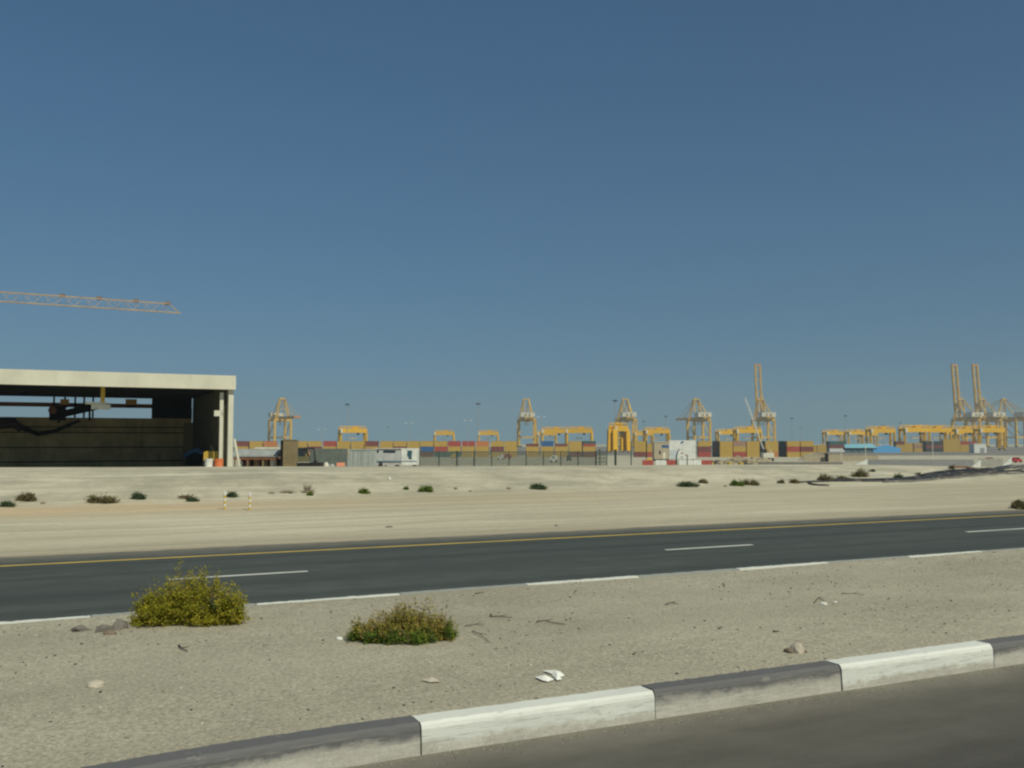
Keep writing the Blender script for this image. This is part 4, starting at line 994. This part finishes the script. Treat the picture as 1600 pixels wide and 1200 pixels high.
L_brn = leaf_mat('reddish_olive_leaf', [(0, (.17, .18, .03)), (.4, (.33, .29, .05)), (.75, (.43, .32, .08)), (1, (.48, .30, .14))])
L_grn = leaf_mat('fresh_green_leaf', [(0, (.05, .11, .018)), (.5, (.13, .20, .025)), (1, (.25, .28, .04))])
L_dk = leaf_mat('dark_green_leaf', [(0, (.04, .075, .035)), (.6, (.09, .135, .06)), (1, (.17, .20, .09))])
L_far = leaf_mat('grey_olive_leaf', [(0, (.09, .09, .035)), (.6, (.19, .165, .075)), (1, (.33, .26, .13))])
b1 = shrub('desert_shrub', 'large yellow-olive shrub at the far kerb, left of the darker one', 296, 976, [(-.36, -.02, .30, .26, .48), (-.54, .02, .17, .2, .36), (.10, .1, .36, .30, .60), (.34, .04, .28, .24, .48), (.54, .0, .15, .18, .40), (.2, -.1, .2, .15, .26), (-.18, .08, .30, .24, .54)], 1700, 30, .018, L_yel, M_stem, True, seed=3)
d1 = shrub('low_dark_sprig', 'x', 340, 950, [(0, 0, .1, .1, .2)], 60, 22, .018, L_dk, M_stem, True, seed=9)
d1.location = (0, 0, 0); 
for ch in kids(d1):
    ch.name = 'dark_lobe_and_shade'; ch.parent = b1; ch.location = (.30, -.04, .18)  # dark leaves for a green lobe and a painted-in shaded hole
bpy.data.objects.remove(d1)
b2 = shrub('desert_shrub', 'lower reddish-olive shrub with green fringe, right of the yellow one', 627, 1000, [(-.14, .0, .30, .26, .30), (.10, .05, .38, .26, .39), (-.40, .02, .16, .18, .2), (.42, .04, .14, .18, .28)], 800, 26, .017, L_brn, M_stem, True, seed=5)
g2 = shrub('low_green_fringe', 'x', 627, 1000, [(-.50, -.05, .10, .12, .17), (-.30, -.16, .14, .12, .15), (-.05, -.22, .17, .1, .16), (.15, -.24, .14, .1, .17), (.3, -.15, .12, .12, .14), (.52, -.02, .09, .12, .22)], 300, 24, .016, L_grn, M_stem, True, seed=12)
for ch in kids(g2):
    ch.name = 'green_fringe' if 'crown' in ch.name else 'fringe_stem'; ch.parent = b2
bpy.data.objects.remove(g2)

P_twig = paint('bleached_twig', (.42, .36, .27), .9)
far = [ # px, py(base), width px, height px, mat, label
 (40, 782, 28, 12, L_far, 'round dry brown shrub, biggest at the far left of the bank foot'), (12, 792, 20, 7, L_dk, 'flat dark shrub at the far left corner of the sand'),
 (158, 786, 42, 12, L_far, 'wide olive-brown shrub on the left of the bank foot'), (217, 780, 18, 12, L_dk, 'small dark green two-tufted shrub left of the striped markers'),
 (300, 784, 14, 4, L_dk, 'tiny dark shrub below the dry brushwood'), (362, 777, 12, 7, L_dk, 'small dark shrub beside the left striped marker'),
 (484, 774, 8, 5, L_grn, 'tiny green tuft under the bleached brushwood'), (570, 771, 12, 8, L_grn, 'small bright green tuft left of the rounder shrub'),
 (665, 768, 19, 11, L_grn, 'round green shrub below the chain-link fence start'), (634, 765, 5, 4, L_grn, 'very small green tuft just left of the round green shrub'),
 (841, 765, 27, 11, L_dk, 'dark green low shrub below the bare quay crane'), (1075, 760, 36, 8, L_dk, 'flat dark shrub below the white billboard'),
 (1099, 755, 12, 5, L_far, 'small brown tuft right above the flat dark shrub'), (1152, 759, 22, 10, L_grn, 'olive shrub, left half of the wide pair below the rubble'),
 (1172, 758, 26, 9, L_far, 'brown shrub, right half of the wide pair below the rubble'), (1220, 755, 10, 6, L_far, 'small greyish tuft right of the wide pair'),
 (1241, 755, 14, 6, L_far, 'small grey-brown tuft before the first pipe end'), (1290, 751, 26, 11, L_far, 'dusty shrub at the left end of the pipe bundle'),
 (1318, 750, 20, 6, L_far, 'low dusty tuft on the pipe bundle left part'), (1344, 745, 28, 14, L_far, 'bushy brown shrub on the bank below the white sloping wall'),
 (1362, 737, 8, 4, L_dk, 'tiny dark tuft above the bushy brown shrub'), (1404, 749, 14, 10, L_dk, 'round dark shrub on the bank right of the bushy brown one'),
 (1434, 742, 8, 4, L_far, 'tiny tuft on the bank under the long headwall'), (1487, 733, 8, 9, L_far, 'upright dark stump-like tuft below the headwall right part'),
 (1545, 736, 12, 6, L_far, 'small brown tuft on the pipe bundle right part'), (1596, 795, 28, 14, L_far, 'olive shrub on the sand at the right edge')]
for k, (px, py, wp, hp, mt, lab) in enumerate(far):
    g = ground(px, py); Yg = g.y; wv = wp * Yg / F; hh = hp * .85 * Yg / F; rnd = random.Random(k)
    md = [(rnd.uniform(-.3, .3) * wv, 0, wv * rnd.uniform(.2, .3), wv * .22, hh * rnd.uniform(.7, 1.05)) for _ in range(3)] + [(-.3 * wv, 0, wv * .2, wv * .2, hh * .6), (.3 * wv, 0, wv * .2, wv * .2, hh * .6)]
    shrub('bank_shrub', lab, px, py, md, int(60 + wp * 5), 9, .05 if wp > 10 else .035, mt, M_stem, grp='small shrubs along the foot of the bank', seed=k, gx=g)
for px, py, wp, hp, lab in ((292, 779, 34, 7, 'dry brushwood heap left of the striped markers'), (449, 770, 26, 5, 'flat dry brushwood left of the bleached heap'), (481, 770, 26, 15, 'bleached pale brushwood heap right of the striped markers'), (424, 771, 10, 3, 'tiny scrap of brushwood, leftmost near the bleached heap')):
    g = ground(px, py); Yg = g.y; wv = wp * Yg / F; hh = hp * Yg / F
    shrub('brushwood_heap', lab, px, py, [(0, 0, wv * .5, wv * .3, hh)], 160, 0, .06, L_far, P_twig if 'bleached' in lab else M_stem, cat='brushwood', seed=px, gx=g)
# striped marker posts
for px, pt, pb, lab in ((351, 769.5, 796, 'left of the two white and yellow banded marker posts'), (390, 771.5, 797, 'right of the two white and yellow banded marker posts')):
    g = ground(px, pb); h = at(px, pt, g.y).z - g.z; t = thing('marker_post', lab, 'marker post', g, 0, 'banded marker posts on the sand'); n = 6
    for k in range(n): MB().tube([(0, 0, h * k / n + .001), (0, 0, h * (k + 1) / n - .001)], .042 if k < 5 else .047, 12).build('white_band' if k % 2 else 'yellow_band', P_white if k % 2 else P_ylw, t)
    MB().tube([(0, 0, h), (0, 0, h + .03)], .06, 12, r2=.02).build('cap', P_white, t)
# black pipes lying along the bank foot
P_pipe = paint('black_plastic_pipe', (.035, .034, .038), .45, .3, 1.2, (.3, .26, .2), .6)
P_pipe2 = paint('dusty_grey_pipe', (.16, .15, .14), .6, .3, 1.2, (.4, .36, .28), .7)
def pipe(pts, r, lab, mat=None, lift=0):
    out = []
    for (a, b), (c, d) in zip(pts, pts[1:]):
        for s in range(6):
            f = s / 6; g = ground(a + (c - a) * f, b + (d - b) * f); out.append(Vector((g.x, g.y, g.z + r * .8 + lift + .03 * nz(g.x * .8, g.y * .5, lift * 9))))
    g = ground(*pts[-1]); out.append(Vector((g.x, g.y, g.z + r * .8 + lift)))
    sm_ = [out[0]] + [(out[i - 1] + out[i] * 2 + out[i + 1]) / 4 for i in range(1, len(out) - 1)] + [out[-1]]
    tag(MB().tube(sm_, r, 8).build('plastic_pipe', mat or P_pipe, smooth=True), lab, 'pipe', 'long pipes lying along the bank')
pipe([(1263, 756), (1275, 759), (1295, 759.5)], .055, 'short black pipe end lying apart at the left of the bundle')
pipe([(1240, 755), (1262, 754), (1300, 752.5), (1340, 752.5), (1380, 753), (1420, 751.5), (1460, 748)], .055, 'frontmost black pipe running left from the bundle')
pipe([(1300, 750.5), (1350, 751), (1400, 750), (1440, 745), (1480, 741), (1520, 738), (1560, 737), (1600, 738)], .07, 'long black pipe on the upper side of the bundle, reaching the right edge')
pipe([(1380, 752.5), (1430, 749), (1470, 744.5), (1510, 740), (1545, 738), (1570, 733.5), (1600, 730)], .085, 'thick black pipe climbing through the middle of the bundle')
pipe([(1430, 750), (1460, 747.5), (1490, 745), (1520, 742.5), (1550, 741), (1575, 738), (1600, 733)], .06, 'black pipe between the thick one and the dusty grey one')
pipe([(1442, 746), (1465, 742), (1490, 739.5), (1520, 737.5), (1550, 737), (1572, 732), (1588, 728), (1640, 726)], .08, 'topmost black pipe looping up at the right edge', lift=.1)
pipe([(1380, 754), (1430, 752.5), (1480, 748), (1530, 743.5), (1570, 741), (1600, 740)], .055, 'dusty grey pipe along the lower side of the bundle', P_pipe2)
pipe([(1486, 731), (1505, 731), (1522, 733)], .07, 'short brown pipe on the bank below the headwall', P_rust)
# pale stones and scraps on the far sand
def stone(px, py, wp, hp, lab, mat, med=False, seed=1, name='stone', cat='stone', grp=None, asp=.8):
    g = ground(px, py, med); wv = wp * g.y / F; hh = hp * g.y / F
    return lump(name, (g.x, g.y, g.z + hh * .12), (wv, wv * asp, hh * (2.2 if name == 'slab_fragment' else 1.5)), mat, lab, cat, grp, seed, sub=1 if name == 'slab_fragment' else 3, rough=.7 if name == 'slab_fragment' else .3)
P_st = paint('pale_stone', (.46, .41, .33), .9, .2, 6); P_sd = paint('brown_stone', (.20, .155, .12), .9, .3, 6); P_sg = paint('grey_slab', (.17, .155, .135), .9, .3, 5)
for px, py, wp, hp, mt, lab in ((609, 749, 5, 4, P_white, 'white scrap on the bank slope below the striped cabin'), (712, 764, 6, 3, P_sd, 'brown stone at the bank foot right of the round green shrub'), (735, 768, 5, 2, P_sd, 'low brown stone right of its neighbour at the bank foot'), (795, 764, 7, 3, P_sd, 'brown stone left of the dark green low shrub'), (608, 824, 12, 2.5, P_sg, 'flat grey stone on the sand near the road, left part'), (869, 822, 6, 3, P_sd, 'small reddish stone at the road edge below the bare crane'), (1133, 760, 6, 2.5, P_sd, 'tiny brown stone left of the wide shrub pair'), (67, 787, 8, 3, P_sd, 'small brown stone right of the round dry shrub'), (185, 783, 6, 2.5, P_sd, 'small stone right of the wide olive-brown shrub')):
    stone(px, py, wp, hp, lab, mt, seed=px)
# ------------------------------------------------------------------ on the median
stone(150, 1072, 26, 10, 'pale flat stone on the median at lower left', P_st, True, 4)
for px, py, wp, hp, lab, sd_ in ((127, 984, 38, 8, 'long grey-brown slab fragment, left end of the broken pieces', 2), (160, 985, 30, 9, 'dark-shadowed slab fragment in the middle of the broken pieces', 6), (183, 982, 34, 14, 'biggest slab fragment, next to the large yellow shrub', 8), (171, 990, 22, 6, 'low dark fragment in front of the broken pieces', 11)):
    stone(px, py + 2, wp, hp, lab, P_sd if sd_ == 11 else P_sg, True, sd_, 'slab_fragment', 'rubble', 'broken slab pieces by the shrub', .55)
stone(1246, 1019, 24, 16, 'pale round stone on the median near the near kerb', P_st, True, 3)
stone(1233, 1020, 16, 8, 'dark brown clod leaning against the pale round stone', P_sd, True, 9)
stone(1259, 1020, 7, 4, 'tiny dark clod right of the pale round stone', P_sd, True, 2)
stone(530, 999, 12, 4, 'small white stone left of the green-fringed shrub', P_white, True, 5)
stone(1287, 944, 12, 3, 'white stone chip lying by the dark twig at right', P_white, True, 5); stone(1305, 941, 6, 2, 'smaller white chip right of the other', P_white, True, 6)
# torn paper
def scrap(pts, lab, mat, med=True):
    gs = [ground(x, y, med) for x, y in pts]; c = sum(gs, Vector()) / len(gs); mb = MB(); n = len(gs)
    up = [g + Vector((0, 0, .012 + .02 * abs(nz(g.x * 9, g.y * 9)))) for g in gs]
    mid = c + Vector((0, 0, .045)); mb.v = [tuple(p) for p in up] + [tuple(mid)] + [tuple(p - Vector((0, 0, .003))) for p in up] + [tuple(mid - Vector((0, 0, .003)))]
    for i in range(n): j = (i + 1) % n; mb.f += [(i, j, n), (n + 1 + j, n + 1 + i, 2 * n + 1), (i, n + 1 + i, n + 1 + j, j)]; mb.m += [0, 0, 0]
    return tag(mb.build('paper_scrap', mat), lab, 'paper', 'torn white paper on the median')
P_paper = paint('white_paper', (.80, .80, .74), .8, .1, 9, dirty=.2)
scrap([(836, 1061), (845, 1058), (858, 1060), (866, 1064), (856, 1068), (846, 1066)], 'left torn piece of white paper near the white kerb', P_paper)
scrap([(848, 1052), (860, 1050.5), (876, 1053), (882, 1058), (874, 1061), (862, 1056)], 'upper right torn piece of white paper near the white kerb', P_paper)
scrap([(862, 1058), (872, 1058), (878, 1064), (870, 1066)], 'smallest torn piece of white paper near the white kerb', P_paper)
scrap([(658, 1065), (672, 1064), (686, 1065), (687, 1068), (670, 1067.5)], 'thin yellowish paper strip below the green-fringed shrub', P_st)
# twigs
P_tw = paint('dark_twig', (.075, .055, .045), .9, .3, 20)
def twig(pts, r, lab, side=True):
    gs = [ground(x, y, True) + Vector((0, 0, .012 + .012 * (k % 2))) for k, (x, y) in enumerate(pts)]
    mb = MB().tube(gs, r, 5, r2=r * .5)
    if side and len(gs) > 2: mb.tube([gs[1], gs[1] + (gs[2] - gs[1]) * .5 + Vector((.03, .06, .02))], r * .6, 4, r2=r * .3)
    tag(mb.build('twig', P_tw), lab, 'twig', 'dead twigs on the median')
twig([(279, 1010), (284, 1016), (293, 1020)], .009, 'short thick dark twig below the large yellow shrub')
twig([(838, 973), (852, 973), (866, 975), (884, 979)], .008, 'long dark twig right of the green-fringed shrub'); twig([(765, 965), (780, 966), (800, 967)], .008, 'dark straight twig upper right of the green-fringed shrub')
twig([(738, 988), (748, 993), (766, 1006)], .006, 'thin slanting twig at the right foot of the fringed shrub'); twig([(726, 980), (742, 979), (757, 977)], .006, 'thin level twig beside the fringed shrub')
twig([(1040, 946), (1050, 944.5), (1060, 946)], .008, 'small dark twig in the middle of the median'); twig([(1272, 943), (1279, 937), (1288, 940)], .008, 'dark bent twig beside the white stone chip')
twig([(742, 929), (756, 928)], .008, 'short twig near the far kerb above the fringed shrub'); twig([(1208, 988), (1218, 990)], .009, 'short twig left above the pale round stone')
twig([(612, 1002), (622, 1006), (632, 1010)], .006, 'thin twig poking out under the fringed shrub'); twig([(1122, 984), (1130, 982)], .007, 'tiny twig right of the middle of the median')
twig([(1315, 929), (1334, 930), (1350, 931)], .006, 'thin pale-dark twig upper right on the median'); twig([(540, 995), (555, 994)], .006, 'short twig at the left foot of the fringed shrub')
twig([(1130, 912), (1133, 919)], .006, 'tiny upright-lying twig near the far kerb, right of centre')
# loose gravel scattered over the median
mb = MB(); rnd = random.Random(11)
ico = []
import bmesh
bm = bmesh.new(); bmesh.ops.create_icosphere(bm, subdivisions=1, radius=1); iv = [v.co.copy() for v in bm.verts]; fi = [tuple(v.index for v in f.verts) for f in bm.faces]; bm.free()
mts = [paint('gravel_dark', (.07, .06, .052), .9, .3, 9), paint('gravel_mid', (.24, .2, .15), .9, .3, 9), paint('gravel_pale', (.52, .48, .40), .9, .2, 9)]
for k in range(9000):
    u = rnd.uniform(-4, 24); v = V_M0 + .12 + (V_M1 - V_M0 - .2) * rnd.random() ** 1.0
    if nz(u * .7, v * .7, 5) < rnd.uniform(-.5, .35): continue
    s = min(.014, .0036 * rnd.paretovariate(2.0)); mi = rnd.choices((0, 1, 2), (.3, .5, .2))[0]
    R = Matrix.Rotation(rnd.uniform(0, 6), 3, 'Z'); z = HM(u, v); sx, sy, sz = s * rnd.uniform(.8, 1.5), s * rnd.uniform(.7, 1.2), s * rnd.uniform(.5, .9)
    mb.poly([Vector((u, v, z + sz * .5)) + R @ Vector((p.x * sx, p.y * sy, p.z * sz)) for p in iv], fi, mi)
tag(mb.build('gravel', mts, rz=TH), 'loose dark and pale gravel scattered over the sandy median', 'gravel', kind='stuff')
# grit and sand spilt on the near road along the kerb
mb = MB()
for k in range(1400):
    u = rnd.uniform(-3, 14); v = V_K1 - .015 - abs(rnd.gauss(0, .16)); s = rnd.uniform(.002, .006)
    mb.poly([Vector((u, v, s * .5)) + Vector((p.x * s, p.y * s, p.z * s * .7)) for p in iv], fi, rnd.choice((0, 1, 1, 2)))
tag(mb.build('road_grit', mts, rz=TH), 'fine grit along the foot of the near kerb', 'grit', kind='stuff')

# ------------------------------------------------------------------ haze over the whole place
m = bpy.data.materials.new('haze_air'); m.use_nodes = True; t_ = m.node_tree; t_.nodes.clear()
o_ = t_.nodes.new('ShaderNodeOutputMaterial'); pv = t_.nodes.new('ShaderNodeVolumePrincipled'); pv.inputs['Color'].default_value = (.82, .95, .95, 1)
pv.inputs['Density'].default_value = .00027; pv.inputs['Anisotropy'].default_value = .2; t_.links.new(pv.outputs[0], o_.inputs['Volume'])
hz_ = MB().span((-3200, -3200, -6.5), (3200, 3200, 125)).build('haze', m); tag(hz_, kind='stuff')
